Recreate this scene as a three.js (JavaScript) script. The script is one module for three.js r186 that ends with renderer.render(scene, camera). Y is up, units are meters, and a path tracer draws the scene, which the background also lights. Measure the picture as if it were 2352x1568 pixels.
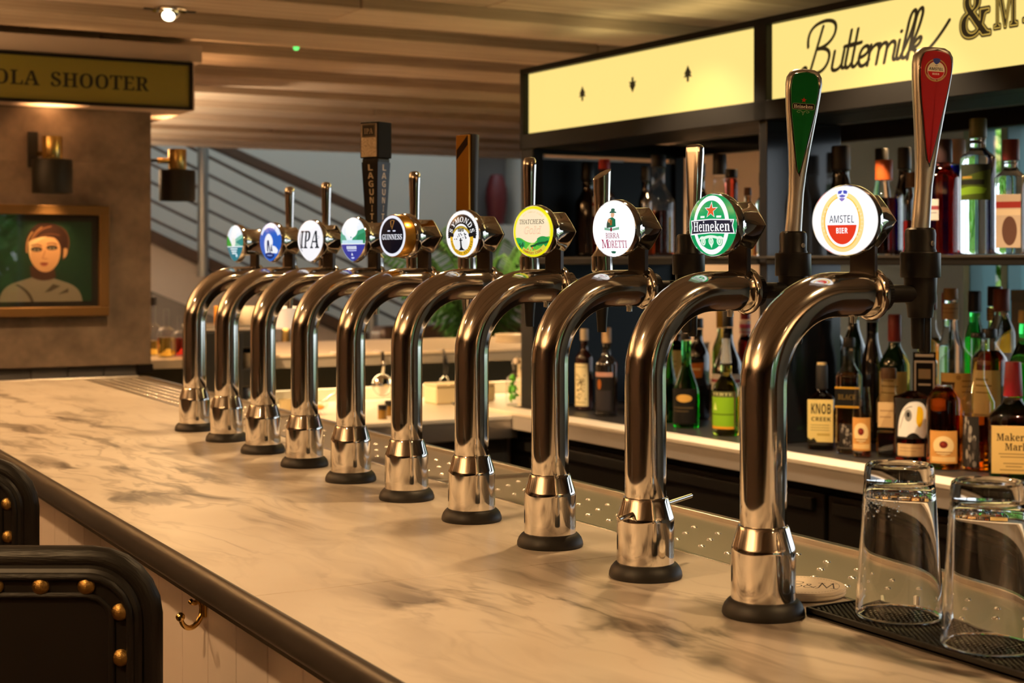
import * as THREE from 'three';
import { RoundedBoxGeometry } from 'three/addons/geometries/RoundedBoxGeometry.js';
import { mergeGeometries, mergeVertices, toCreasedNormals } from 'three/addons/utils/BufferGeometryUtils.js';
import { RectAreaLightUniformsLib } from 'three/addons/lights/RectAreaLightUniformsLib.js';
import { createNoise2D } from 'simplex-noise';

// ---------- camera, sky, exposure, room lights ----------
// Room axes: X runs from the customers to the bartender, L (= -z) runs along the bar away from the camera.
const renderer = new THREE.WebGLRenderer({ antialias: true });
renderer.toneMapping = THREE.LinearToneMapping;
renderer.toneMappingExposure = 0.9;
renderer.shadowMap.enabled = true;
RectAreaLightUniformsLib.init();
const scene = new THREE.Scene();
const YAW = 28.77 * Math.PI / 180;
const camera = new THREE.PerspectiveCamera(2 * Math.atan(784 / 3500) * 180 / Math.PI, 2352 / 1568, 0.05, 120);
camera.setViewOffset(2352, 1568, 0, 183, 2352, 1568);      // shift lens: verticals stay upright
camera.position.set(0, 1.446, 0);
camera.lookAt(Math.sin(YAW), 1.446, -Math.cos(YAW));
camera.focus = 1.95; camera.userData.fStop = 8.5;
scene.background = new THREE.Color().setRGB(2.0, 2.25, 2.45);  // bright overcast sky outside the windows

const V = (X, Y, L) => new THREE.Vector3(X, Y, -L);
const WARM = new THREE.Color().setRGB(1.0, 0.61, 0.275), SOFTWARM = new THREE.Color().setRGB(1, 0.74, 0.45), ORANGE = new THREE.Color().setRGB(1, 0.52, 0.2);
function spot(X, Y, L, tX, tY, tL, power, angle, color = WARM, pen = 0.8, radius = 1.6) {
  const s = new THREE.SpotLight(color, power, 0, angle, pen, 2);
  s.position.copy(V(X, Y, L)); s.target.position.copy(V(tX, tY, tL)); s.castShadow = true; s.shadow.radius = radius; s.name = 'downlight_beam';
  scene.add(s, s.target); return s;
}
function area(X, Y, L, dX, dY, dL, w, h, power, color, name = 'glow_panel_light') {
  const a = new THREE.RectAreaLight(color, power, w, h); a.position.copy(V(X, Y, L)); a.lookAt(V(X + dX, Y + dY, L + dL)); a.name = name; scene.add(a); return a;
}
// recessed ceiling downlights: [X, L, power]
const DOWNLIGHTS = [[1.325, 4.59, 4.0], [1.42, 3.25, 2.9], [1.46, 1.95, 2.5], [1.42, 0.6, 2.3], [1.2, -0.8, 2.2], [-0.35, 4.3, 3.6], [-0.3, 2.7, 4.6], [-0.3, 1.4, 4.6], [-1.9, 3.2, 2], [-1.9, 0.2, 2], [0.9, -2.4, 3], [0.8, 7.6, 6], [3.6, 6.2, 8]];  // the last one is added, hidden by the sign, to brighten the beige wall
// bowl uplighters added out of view to brighten the ceiling: [X, L, power]
const ADDED_UPLIGHTERS = [[-0.75, 4.45, 46], [0.7, 7.1, 135], [0.8, 8.9, 165], [-1.9, 1.2, 34], [2.1, -2.6, 26]];
// adjustable spotlights turned on the bottles: [X, L]
const AIMED = [[2.36, 3.55], [2.38, 2.8], [2.40, 2.0]];
const CEIL = 2.22;
// ---------- helpers ----------
let seed = 7; const rnd = () => { seed = (seed * 1664525 + 1013904223) >>> 0; return seed / 4294967296; };
const n2 = createNoise2D(rnd);
const fbm = (x, y, o = 4) => { let s = 0, a = 0.5; for (let i = 0; i < o; i++) { s += a * n2(x, y); x *= 2.03; y *= 2.03; a *= 0.5; } return s; };
const clamp = (x, a = 0, b = 1) => Math.min(b, Math.max(a, x)), sstep = (a, b, x) => { x = clamp((x - a) / (b - a)); return x * x * (3 - 2 * x); };
const used = {};
const numbered = (n) => { const k = used[n] = (used[n] ?? -1) + 1; return k ? n + '_' + String(k).padStart(3, '0') : n; };
const shade = (m) => { m.castShadow = m.receiveShadow = true; return m; };
function place(o, { p, r, s } = {}) { if (p) o.position.copy(p); if (r) o.rotation.set(...r); if (s) o.scale.set(...s); return o; }
function tag(o, label, category, group) { o.userData.label = label; o.userData.category = category; if (group) o.userData.group = group; return o; }
function thing(name, label, category, opts = {}) { const g = new THREE.Group(); g.name = numbered(name); tag(g, label, category, opts.group); place(g, opts); scene.add(g); return g; }
function put(parent, name, geo, mat, opts = {}) { const m = shade(new THREE.Mesh(geo, mat)); m.name = name; place(m, opts); if (opts.label) m.userData.label = opts.label; if (opts.kind) m.userData.kind = opts.kind; parent.add(m); return m; }
function solo(name, label, category, geo, mat, opts = {}) { const m = shade(new THREE.Mesh(geo, mat)); m.name = numbered(name); tag(m, label, category, opts.group); place(m, opts); scene.add(m); return m; }
function struct(name, geo, mat, opts = {}) { const m = shade(geo ? new THREE.Mesh(geo, mat) : new THREE.Group()); m.name = numbered(name); m.userData.kind = 'structure'; place(m, opts); (opts.parent ?? scene).add(m); return m; }
const box = (w, h, d) => new THREE.BoxGeometry(w, h, d);
const rbox = (w, h, d, r = 0.004, seg = 2) => new RoundedBoxGeometry(w, h, d, seg, Math.min(r, w / 2.05, h / 2.05, d / 2.05));
const cyl = (r1, r2, h, n = 28) => new THREE.CylinderGeometry(r1, r2, h, n);
// box given by its extents: X, Y, L ranges
function ext(x0, x1, y0, y1, l0, l1, r) { const g = r ? rbox(x1 - x0, y1 - y0, l1 - l0, r) : box(x1 - x0, y1 - y0, l1 - l0); g.translate((x0 + x1) / 2, (y0 + y1) / 2, -(l0 + l1) / 2); return g; }
// toCreasedNormals joins vertices closer than a hundredth of a unit, so it works on a thousandfold copy
const creased = (g, a) => { const q = g.clone(); q.scale(1000, 1000, 1000); const o = toCreasedNormals(q, a); o.scale(0.001, 0.001, 0.001); return o; };
const lathe = (pts, n = 40) => creased(new THREE.LatheGeometry(pts.map(([r, y]) => new THREE.Vector2(Math.max(r, 1e-5), y)), n), 0.6);
const merge = (...g) => mergeGeometries(g.flat().map((x) => { const y = x.index ? x.toNonIndexed() : x.clone(); for (const k of Object.keys(y.attributes)) if (!['position', 'normal', 'uv'].includes(k)) y.deleteAttribute(k); return y; }));
// tube of varying radius through points
function tube(pts, rad, n = 16, cap = true) {
  const pos = [], uv = [], idx = [], N = pts.length, t = new THREE.Vector3(), up = new THREE.Vector3(), b = new THREE.Vector3(), prev = new THREE.Vector3();
  let len = 0; const R = (i) => (typeof rad === 'number' ? rad : rad[i]);
  for (let i = 0; i < N; i++) {
    t.copy(pts[Math.min(i + 1, N - 1)]).sub(pts[Math.max(i - 1, 0)]).normalize();
    if (i === 0) { up.set(0, 1, 0); if (Math.abs(t.y) > 0.9) up.set(0, 0, 1); }
    up.addScaledVector(t, -up.dot(t)).normalize(); b.crossVectors(t, up);
    if (i) len += pts[i].distanceTo(prev); prev.copy(pts[i]);
    for (let k = 0; k <= n; k++) { const a = k / n * 2 * Math.PI, c = Math.cos(a) * R(i), s = Math.sin(a) * R(i); pos.push(pts[i].x + up.x * c + b.x * s, pts[i].y + up.y * c + b.y * s, pts[i].z + up.z * c + b.z * s); uv.push(k / n, len); }
  }
  for (let i = 0; i < N - 1; i++) for (let k = 0; k < n; k++) { const a = i * (n + 1) + k, c = a + n + 1; idx.push(a, a + 1, c, a + 1, c + 1, c); }
  if (cap) for (const e of [0, N - 1]) { const c = pos.length / 3; pos.push(pts[e].x, pts[e].y, pts[e].z); uv.push(0, 0); for (let k = 0; k < n; k++) { const a = e * (n + 1) + k; e ? idx.push(a, a + 1, c) : idx.push(a + 1, a, c); } }
  const g = new THREE.BufferGeometry(); g.setAttribute('position', new THREE.Float32BufferAttribute(pos, 3)); g.setAttribute('uv', new THREE.Float32BufferAttribute(uv, 2)); g.setIndex(idx); g.computeVertexNormals();
  // weld the normals along the seam
  const nn = g.attributes.normal; for (let i = 0; i < N; i++) { const a = i * (n + 1), c = a + n; const x = nn.getX(a) + nn.getX(c), y = nn.getY(a) + nn.getY(c), z = nn.getZ(a) + nn.getZ(c), l = Math.hypot(x, y, z) || 1; nn.setXYZ(a, x / l, y / l, z / l); nn.setXYZ(c, x / l, y / l, z / l); }
  return g;
}
// loft of closed rings (arrays of Vector3 with equal counts), capped
function loft(rings, crease = 0.5) {
  const n = rings[0].length, pos = [], idx = [], uv = [];
  rings.forEach((r, i) => r.forEach((p, k) => { pos.push(p.x, p.y, p.z); uv.push(k / n, i / (rings.length - 1)); }));
  for (let i = 0; i < rings.length - 1; i++) for (let k = 0; k < n; k++) { const a = i * n + k, b = i * n + (k + 1) % n; idx.push(a, a + n, b, b, a + n, b + n); }
  for (const e of [0, rings.length - 1]) { const c = new THREE.Vector3(); rings[e].forEach((p) => c.add(p)); c.multiplyScalar(1 / n); const ci = pos.length / 3; pos.push(c.x, c.y, c.z); uv.push(0.5, 0.5); for (let k = 0; k < n; k++) { const a = e * n + k, b = e * n + (k + 1) % n; e ? idx.push(a, ci, b) : idx.push(b, ci, a); } }
  let g = new THREE.BufferGeometry(); g.setAttribute('position', new THREE.Float32BufferAttribute(pos, 3)); g.setAttribute('uv', new THREE.Float32BufferAttribute(uv, 2)); g.setIndex(idx);
  g.computeVertexNormals(); return creased(g, crease);
}
const ring = (n, f) => Array.from({ length: n }, (_, k) => f(k / n * 2 * Math.PI));
const superR = (t, a, b, e) => { const c = Math.abs(Math.cos(t)) / a, s = Math.abs(Math.sin(t)) / b; return 1 / Math.pow(Math.pow(c, e) + Math.pow(s, e), 1 / e); };
// horizontal superellipse ring at height y (half width a on x, b on z, exponent e)
const sring = (n, y, a, b, e = 2) => ring(n, (t) => { const r = superR(t, a, b, e); return new THREE.Vector3(r * Math.cos(t), y, -r * Math.sin(t)); }).reverse();
function shapeOf(pts) { const s = new THREE.Shape(); pts.forEach(([x, y], i) => (i ? s.lineTo(x, y) : s.moveTo(x, y))); s.closePath(); return s; }
const extrude = (shape, depth, bevel = 0, seg = 2) => new THREE.ExtrudeGeometry(shape, { depth, bevelEnabled: bevel > 0, bevelThickness: bevel, bevelSize: bevel, bevelOffset: -bevel, bevelSegments: seg, curveSegments: 20 });
function rrShape(w, h, r) { const s = new THREE.Shape(), x = -w / 2, y = -h / 2; s.moveTo(x + r, y); s.lineTo(x + w - r, y); s.absarc(x + w - r, y + r, r, -Math.PI / 2, 0); s.lineTo(x + w, y + h - r); s.absarc(x + w - r, y + h - r, r, 0, Math.PI / 2); s.lineTo(x + r, y + h); s.absarc(x + r, y + h - r, r, Math.PI / 2, Math.PI); s.lineTo(x, y + r); s.absarc(x + r, y + r, r, Math.PI, 1.5 * Math.PI); return s; }
function planarUV(g, ax, ay, x0, x1, y0, y1) { const p = g.attributes.position, uv = new Float32Array(p.count * 2); for (let i = 0; i < p.count; i++) { uv[2 * i] = (p.getComponent(i, ax) - x0) / (x1 - x0); uv[2 * i + 1] = (p.getComponent(i, ay) - y0) / (y1 - y0); } g.setAttribute('uv', new THREE.BufferAttribute(uv, 2)); return g; }
// textures
function canvasTex(w, h, draw, srgb = true) { const c = document.createElement('canvas'); c.width = w; c.height = h; const g = c.getContext('2d'); draw(g, w, h); const t = new THREE.CanvasTexture(c); if (srgb) t.colorSpace = THREE.SRGBColorSpace; t.wrapS = t.wrapT = THREE.ClampToEdgeWrapping; return t; }
function dataTex(w, h, f, srgb = true, wrap = THREE.RepeatWrapping) {
  const d = new Uint8Array(w * h * 4); for (let y = 0; y < h; y++) for (let x = 0; x < w; x++) { const c = f(x / w, y / h, x, y), i = (y * w + x) * 4; for (let k = 0; k < 3; k++) d[i + k] = clamp(Array.isArray(c) ? c[k] : c) * 255; d[i + 3] = 255; }
  const t = new THREE.DataTexture(d, w, h); if (srgb) t.colorSpace = THREE.SRGBColorSpace; t.magFilter = THREE.LinearFilter; t.minFilter = THREE.LinearFilter; t.wrapS = t.wrapT = wrap; t.needsUpdate = true; return t;
}
// materials (linear base colours)
const lin = (r, g, b) => new THREE.Color().setRGB(r, g, b);
const M = (c, roughness = 0.6, metalness = 0, extra = {}) => new THREE.MeshPhysicalMaterial({ color: c.isColor ? c : lin(...c), roughness, metalness, ...extra });
const glow = (c, e, base = [0.1, 0.1, 0.1], extra = {}) => M(base, 0.35, 0, { emissive: lin(...c), emissiveIntensity: e, ...extra });
const clearGlass = () => M([1, 1, 1], 0, 0, { transmission: 1, thickness: 0, ior: 1.5 });
const solidGlass = (c, dist, rough = 0.0, ior = 1.4) => M([1, 1, 1], rough, 0, { transmission: 1, thickness: 0.05, ior, attenuationColor: lin(...c), attenuationDistance: dist });
const chrome = M([0.80, 0.775, 0.74], 0.07, 1), satin = M([0.76, 0.735, 0.70], 0.10, 1), steel = M([0.62, 0.60, 0.57], 0.3, 1), brass = M([0.85, 0.58, 0.2], 0.2, 1);
const rubber = M([0.012, 0.011, 0.01], 0.5), blackPlastic = M([0.010, 0.0095, 0.0095], 0.36, 0, { specularIntensity: 0.7 }), blackPaint = M([0.008, 0.007, 0.007], 0.5, 0, { specularIntensity: 0.4 }), darkMetal = M([0.05, 0.04, 0.033], 0.25, 0.6);
// ---------- the room ----------
const plasterTex = dataTex(512, 512, (u, v) => { const a = fbm(u * 6, v * 6, 5), b = fbm(u * 40 + 9, v * 40, 2); const k = 0.86 + 0.22 * a + 0.06 * b; return [0.60 * k, 0.535 * k, 0.475 * k]; });
const plaster = M([1, 1, 1], 0.8, 0, { map: plasterTex });
const wallBlue = M([0.17, 0.26, 0.37], 0.7), wallBeige = M([0.6, 0.5, 0.44], 0.75), wallGrey = M([0.54, 0.53, 0.465], 0.8), wallWhite = M([0.62, 0.56, 0.52], 0.8), roomWall = M([0.075, 0.05, 0.035], 0.6), darkGrey = M([0.10, 0.097, 0.095], 0.7);
const teal = M([0.05, 0.17, 0.18], 0.45);
const woodTex = (w, h, seedX, a, b, gx = 3, gy = 60) => dataTex(w, h, (u, v) => { const g = fbm(u * gx + seedX, v * gy, 4) * 0.5 + 0.5, q = fbm(u * 2 + seedX, v * 5, 3) * 0.5 + 0.5; const k = clamp(0.6 * g + 0.4 * q); return [0, 1, 2].map((i) => a[i] + (b[i] - a[i]) * k); });
// floor: dark boards
{
  const f = struct('floor', null, null);
  put(f, 'floor_slab', ext(-3.4, 8.3, -0.12, -0.012, -4.2, 13.3), darkGrey);
  const tex = woodTex(256, 512, 3, [0.16, 0.10, 0.06], [0.34, 0.23, 0.14], 40, 4), mat = M([1, 1, 1], 0.45, 0, { map: tex });
  for (let i = 0; i < 24; i++) { const x = -3.2 + i * 0.48; put(f, 'plank', ext(x + 0.002, x + 0.478, -0.012, 0, -4, i > 15 ? 13 : 13), mat); }
}
// ceiling: whitewashed boards, every second one dropped
{
  const c = struct('ceiling', null, null);
  const mats = [0, 1, 2, 3].map((i) => M([1, 1, 1], 0.75, 0, { map: woodTex(1024, 64, i * 7.3, [0.50 + i * 0.05, 0.43 + i * 0.05, 0.37 + i * 0.05], [0.80, 0.74, 0.68], 6, 5) }));
  put(c, 'ceiling_slab', ext(-3.4, 4.6, 2.285, 2.42, -4.2, 9.85), wallBeige);
  put(c, 'ceiling_slab', ext(4.6, 8.3, 2.285, 2.42, 7.4, 9.85), wallBeige);
  let L = -3.9, k = 0;
  while (L < 9.6) {
    const w = 0.27 + rnd() * 0.08, low = k % 2 === 0, x1 = L > 7.5 ? 8.2 : 4.4, y = low ? CEIL : CEIL + 0.035 + rnd() * 0.012;
    if (L > 3.5) { // boards are cut at different joints
      const j = 1.0 + rnd() * 2.6;
      put(c, 'plank', ext(-3.2, j - 0.002, y, 2.285, L + 0.003, Math.min(L + w, 9.85), 0.006), mats[(rnd() * 4) | 0]);
      put(c, 'plank', ext(j + 0.002, x1, y, 2.285, L + 0.003, Math.min(L + w, 9.85), 0.006), mats[(rnd() * 4) | 0]);
    } else put(c, 'plank', ext(-3.2, x1, y, 2.285, L + 0.003, L + w, 0.006), mats[(rnd() * 4) | 0]);
    L += w; k++;
  }
  put(c, 'fascia_board', ext(-3.2, 8.2, CEIL - 0.01, 2.42, 9.85, 9.9), wallWhite);
}
// high ceiling over the stairs with a roof light
struct('ceiling_stairwell', merge(ext(1.0, 8.3, 4.6, 4.75, 9.7, 9.95), ext(1.0, 8.3, 4.6, 4.75, 12.4, 13.2), ext(1.0, 2.2, 4.6, 4.75, 9.95, 12.4), ext(7.6, 8.3, 4.6, 4.75, 9.95, 12.4)), wallGrey);
struct('wall_stairwell', merge(ext(1.0, 8.3, 2.42, 4.7, 9.75, 9.85), ext(0.9, 1.0, 2.42, 4.7, 9.8, 13.2)), wallGrey);
struct('ceiling_low', ext(-3.4, 1.0, 2.42, 2.55, 9.7, 13.2), wallGrey);
struct('wall_left', ext(-3.4, -3.2, 0, 2.5, -4.2, 13.2), roomWall);
// far wall, with a niche
{
  struct('wall_far', merge(ext(-3.4, 6.46, 0, 4.7, 12.5, 12.8), ext(6.96, 8.3, 0, 4.7, 12.5, 12.8), ext(6.46, 6.96, 0, 1.79, 12.5, 12.8), ext(6.46, 6.96, 2.7, 4.7, 12.5, 12.8)), wallGrey);
  struct('wall_niche', ext(6.3, 7.1, 1.6, 2.9, 12.8, 12.9), M([0.2, 0.18, 0.175], 0.8));
  struct('wall_far_right', ext(8.2, 8.35, 0, 4.7, 7.4, 13.2), wallGrey);
  struct('wall_return', ext(4.5, 8.3, 0, 2.5, 7.4, 7.5), wallGrey);
}
// right wall behind the bottle shelves with a window
{
  const X0 = 4.35, X1 = 4.5;
  struct('wall_right', merge(ext(X0, X1, 0, 2.42, 4.3, 5.45), ext(X0, X1, 0, 0.9, -4.2, 4.3), ext(X0, X1, 1.99, 2.42, -4.2, 4.3), ext(X0, X1, 0.9, 1.99, -4.2, 0.6)), wallBlue);
  struct('wall_right_end', ext(X0 - 0.02, X1, 0, 2.42, 5.45, 7.5), wallBeige);
  const w = struct('window_1', null, null);
  for (const L of [0.62, 1.4, 2.3, 3.2, 4.095, 4.285]) put(w, 'window_frame', ext(X0 - 0.01, X1 - 0.02, 0.9, 1.99, L - 0.018, L + 0.018, 0.004), teal);
  for (const y of [0.9, 1.955]) put(w, 'window_frame', ext(X0 - 0.012, X1 - 0.018, y, y + 0.035, 0.602, 4.303, 0.004), teal);
  const ls = [0.62, 1.4, 2.3, 3.2, 4.095, 4.285];
  for (let i = 0; i < 5; i++) put(w, 'pane', ext(X0 + 0.055, X0 + 0.06, 0.935, 1.955, ls[i] + 0.018, ls[i + 1] - 0.018), clearGlass());
}
// wall behind the camera with a wide window
{
  const L0 = -4.2, L1 = -4.0;
  struct('wall_back', merge(ext(-3.4, 0.7, 0, 2.42, L0, L1), ext(2.92, 4.5, 0, 2.42, L0, L1), ext(0.7, 2.92, 0, 0.95, L0, L1), ext(0.7, 2.92, 1.95, 2.42, L0, L1)), roomWall);
  const w = struct('window_2', null, null), xs = [0.72, 1.45, 2.18, 2.90];
  for (const x of xs) put(w, 'window_frame', ext(x - 0.02, x + 0.02, 0.95, 1.95, L0 + 0.03, L1 + 0.01, 0.004), teal);
  for (const y of [0.95, 1.915]) put(w, 'window_frame', ext(0.7, 2.92, y, y + 0.035, L0 + 0.028, L1 + 0.012, 0.004), teal);
  for (let i = 0; i < 3; i++) put(w, 'pane', ext(xs[i] + 0.02, xs[i + 1] - 0.02, 0.985, 1.915, L0 + 0.08, L0 + 0.085), clearGlass());
}
// picture wall: plaster above grey boards, a bulkhead over it
{
  const g = ext(-3.2, 1.52, 1.072, 1.99, 5.5, 5.8, 0.004); planarUV(g, 0, 1, -3.2, -1.4, 0, 1.8);
  struct('wall_end', g, plaster);
  const w = struct('wall_end_panelling', null, null), grey = M([0.10, 0.105, 0.115], 0.5);
  put(w, 'backing', ext(-3.2, 1.47, 0, 1.072, 5.54, 5.76), darkGrey);
  for (let i = 0; i < 30; i++) { const x1 = 1.48 - i * 0.128; put(w, 'board', ext(x1 - 0.125, x1, 0.02, 1.071, 5.52, 5.54, 0.003), grey); }
  struct('trim_1', ext(1.47, 1.53, 1.04, 1.075, 5.505, 5.81, 0.004), blackPaint);
  const b = struct('wall_bulkhead', null, null), pink = M([0.56, 0.45, 0.39], 0.7);
  put(b, 'soffit_box', ext(-3.2, 1.64, 1.99, 2.16, 5.36, 6.7, 0.003), pink);
  put(b, 'upper_band', ext(-3.2, 1.66, 2.16, 2.222, 5.335, 6.8, 0.003), pink);
}
// the stair at the far end
{
  const L = 11.2, sl = -0.462, st = struct('staircase', null, null), wood = M([0.055, 0.035, 0.024], 0.4), cableM = M([0.16, 0.13, 0.115], 0.35, 0.7);
  const line = (name, x0, y0, x1, slope, r, m, l = L) => put(st, name, tube([V(x0, y0, l), V(x1, y0 + slope * (x1 - x0), l)], r, 10), m);
  const hand = -0.40;
  put(st, 'handrail', (() => { const a = 2.2, y = 2.303 + hand * (a - 3.76), n = 8; const g = extrude(shapeOf([[a, y], [7.4, y + hand * (7.4 - a)], [7.4, y + hand * (7.4 - a) - 0.085], [a, y - 0.085]]), 0.06, 0.012); g.translate(0, 0, -L - 0.03); return g; })(), M([0.11, 0.075, 0.055], 0.35));
  for (let i = 0; i < 6; i++) line('cable', 2.2, 1.675 + 0.135 * (i + 1) - 0.05 + (3.11 - 2.2) * 0.462, 7.2, sl, 0.0125, cableM);
  const postY = (x) => 1.675 + sl * (x - 3.11);
  for (const x of [2.0, 3.475, 4.86, 6.2]) put(st, 'post', tube([V(x, postY(x) - 0.17, L - 0.045), V(x, 2.303 + hand * (x - 3.76) - 0.03, L - 0.045)], 0.042, 14), M([0.34, 0.35, 0.34], 0.35, 0.6));
  put(st, 'stringer', (() => { const g = extrude(shapeOf([[1.6, postY(1.6)], [7.0, postY(7.0)], [7.0, postY(7.0) - 0.13], [1.6, postY(1.6) - 0.085]]), 0.09, 0.01); g.translate(0, 0, -L - 0.045); return g; })(), wood);
  put(st, 'stair_wall', (() => { const g = extrude(shapeOf([[1.6, postY(1.6) - 0.06], [6.6, postY(6.6) - 0.1], [6.6, 0], [1.6, 0]]), 0.5); g.translate(0, 0, -L - 0.55); return g; })(), wallWhite);
  put(st, 'lower_ramp', (() => { const g = extrude(shapeOf([[1.6, 1.80], [3.05, 1.20], [3.9, 0.86], [5.4, 0.3], [5.4, 0], [1.6, 0]]), 0.25); g.translate(0, 0, -10.95); return g; })(), darkGrey);
}
// outside the windows
struct('ground_outside', ext(-14, 26, -0.5, -0.13, -24, 24), M([0.10, 0.16, 0.05], 0.9));
function shrub(x, L, h, w, label, col) {
  const t = thing('garden_tree', label, 'tree', { p: V(x, -0.13, L), group: 'trees outside the windows' });
  const n = 1800, leaf = new THREE.SphereGeometry(0.5, 5, 3); leaf.scale(1, 0.35, 0.6);
  put(t, 'trunk', cyl(0.05, 0.08, h * 0.6, 10), M([0.06, 0.04, 0.03], 0.8), { p: new THREE.Vector3(0, h * 0.3, 0) });
  const m = new THREE.InstancedMesh(leaf, M(col, 0.6, 0), n), o = new THREE.Object3D(), c = new THREE.Color();
  for (let i = 0; i < n; i++) {
    const a = rnd() * 6.283, e = Math.acos(2 * rnd() - 1), r = 0.55 + 0.45 * rnd();
    o.position.set(Math.sin(e) * Math.cos(a) * w * r, h * 0.55 + Math.cos(e) * h * 0.45 * r, Math.sin(e) * Math.sin(a) * w * r); o.rotation.set(rnd() * 6, rnd() * 6, rnd() * 6); const s = 0.10 + rnd() * 0.12; o.scale.set(s, s, s); o.updateMatrix(); m.setMatrixAt(i, o.matrix);
    c.setRGB(0.7 + rnd() * 0.6, 0.8 + rnd() * 0.5, 0.6 + rnd() * 0.5); m.setColorAt(i, c);
  }
  m.name = 'foliage'; m.userData.kind = 'stuff'; shade(m); t.add(m);
}
shrub(6.1, 5.6, 2.3, 0.9, 'leafy green tree outside the window behind the bottle shelves, nearer the pane', [0.22, 0.5, 0.08]);
shrub(7.6, 6.0, 2.9, 0.9, 'taller green tree farther out beyond the window behind the bottles', [0.25, 0.55, 0.1]);
shrub(1.6, -6.0, 2.6, 1.0, 'green garden tree outside the window behind the camera, seen reflected in the picture', [0.1, 0.34, 0.06]);
shrub(3.3, -6.4, 2.3, 1.1, 'low green garden tree outside the window behind the camera, right of the other', [0.1, 0.34, 0.06]);
// added bowl uplighters, unseen sources for the light on the ceiling
{
  const bowl = lathe([[0.00001, 1.60], [0.06, 1.605], [0.15, 1.66], [0.19, 1.73], [0.186, 1.73], [0.146, 1.668], [0.055, 1.614], [0.00001, 1.61]], 36), bm = glow([1, 0.72, 0.4], 4), col = M([0.03, 0.025, 0.02], 0.4);
  ADDED_UPLIGHTERS.forEach(([X, L, P], i) => {
    const t = thing('added_uplighter', ['added unseen bowl uplighter left of the bar end, brightening the ceiling', 'added unseen bowl uplighter behind the picture wall, nearer one', 'added unseen bowl uplighter behind the picture wall, farther one', 'added unseen bowl uplighter among the customers', 'added unseen bowl uplighter near the window behind the camera'][i], 'lamp', { p: V(X, 0, L), group: 'added uplighters for ceiling light' });
    put(t, 'base', lathe([[0.00001, 0], [0.16, 0], [0.16, 0.015], [0.03, 0.03], [0.00001, 0.03]], 30), col); put(t, 'pole', cyl(0.014, 0.014, 1.58, 14), col, { p: new THREE.Vector3(0, 0.81, 0) }); put(t, 'bowl', bowl, M([0.4, 0.3, 0.2], 0.5)); put(t, 'bulb', new THREE.SphereGeometry(0.03, 16, 12), bm, { p: new THREE.Vector3(0, 1.70, 0) });
    const s = spot(X, 1.70, L, X, 4, L, P, 1.42, i === 1 || i === 2 ? SOFTWARM : WARM, 0.3, 1.2); s.name = 'added_uplight_beam';
  });
}
// downlights
{
  const can = lathe([[0.052, 0.0], [0.056, -0.004], [0.052, -0.008], [0.040, -0.009], [0.037, 0.0], [0.036, 0.03], [0.052, 0.03]], 32), head = new THREE.SphereGeometry(0.034, 28, 18, 0, 6.2832, 0.62).rotateX(0), bulb = cyl(0.0198, 0.0198, 0.003, 28), ears = rbox(0.03, 0.006, 0.018, 0.002);
  const gm = glow([1, 0.86, 0.6], 6);
  let first = null;
  DOWNLIGHTS.forEach(([X, L, P], i) => {
    const pos = V(X, CEIL - 0.001, L);
    let t;
    if (!first) {
      t = first = thing('ceiling_downlight', 'round recessed downlight with dark side lugs, lit, in the boarded ceiling over the bar end', 'light', { group: 'recessed ceiling downlights' });
      put(t, 'trim_ring', can, chrome); { const aim = new THREE.Quaternion().setFromUnitVectors(new THREE.Vector3(0, 1, 0), new THREE.Vector3(-0.30, -0.72, 0.62).normalize()), hd = put(t, 'gimbal_head', head, chrome, { p: new THREE.Vector3(0, -0.004, 0) }); hd.quaternion.copy(aim); put(hd, 'lamp', bulb, gm, { p: new THREE.Vector3(0, 0.0275, 0) }); } const em = M([0.03, 0.025, 0.02], 0.5); for (const s of [-1, 1]) put(t, 'lug', ears, em, { p: new THREE.Vector3(s * 0.066, -0.005, 0) });
    } else { t = first.clone(); t.name = numbered('ceiling_downlight'); t.userData = { ...first.userData, label: 'recessed downlight out of the picture, ' + ['', 'over the middle of the tap row', 'over the nearest taps', 'over the pint glasses', 'over the bar nearest the window', 'above the customers by the bar end', 'above the farther bar stool', 'above the nearest bar stool', 'in the customers\' room by the left wall, farther one', 'in the customers\' room by the left wall, nearer one', 'in front of the window behind the camera', 'behind the picture wall', 'added to light the beige wall behind the shelves'][i] }; scene.add(t); }
    t.position.copy(pos);
    if (i === 0) { spot(X - 0.014, CEIL - 0.052, L - 0.026, 2.25, 0.94, 4.95, 15, 0.62, WARM, 0.6, 1.2); spot(X - 0.014, CEIL - 0.052, L - 0.026, X - 0.3, 0, L - 0.3, P, 1.2, WARM, 0.5, 1.4); } else spot(X - 0.014, CEIL - 0.052, L - 0.026, X, 0, L, P, i < 5 ? 1.25 : 1.15, WARM, 0.5, 1.4);
  });  AIMED.forEach(([X, L], i) => {
    const o = first.clone(); o.name = numbered('ceiling_downlight'); o.userData = { ...first.userData, label: 'adjustable downlight over the back counter, out of the picture, ' + ['above the green bottles', 'above the square whisky bottle', 'above the red-wax bottle'][i] }; o.position.copy(V(X, CEIL - 0.001, L)); scene.add(o);
    spot(X - 0.014, CEIL - 0.052, L - 0.026, X + 0.2, 0.9, L, 8, 0.85, SOFTWARM, 0.5, 1.0);
  });
}
// ---------- the bar ----------
const BAR = 1.08;
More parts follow.
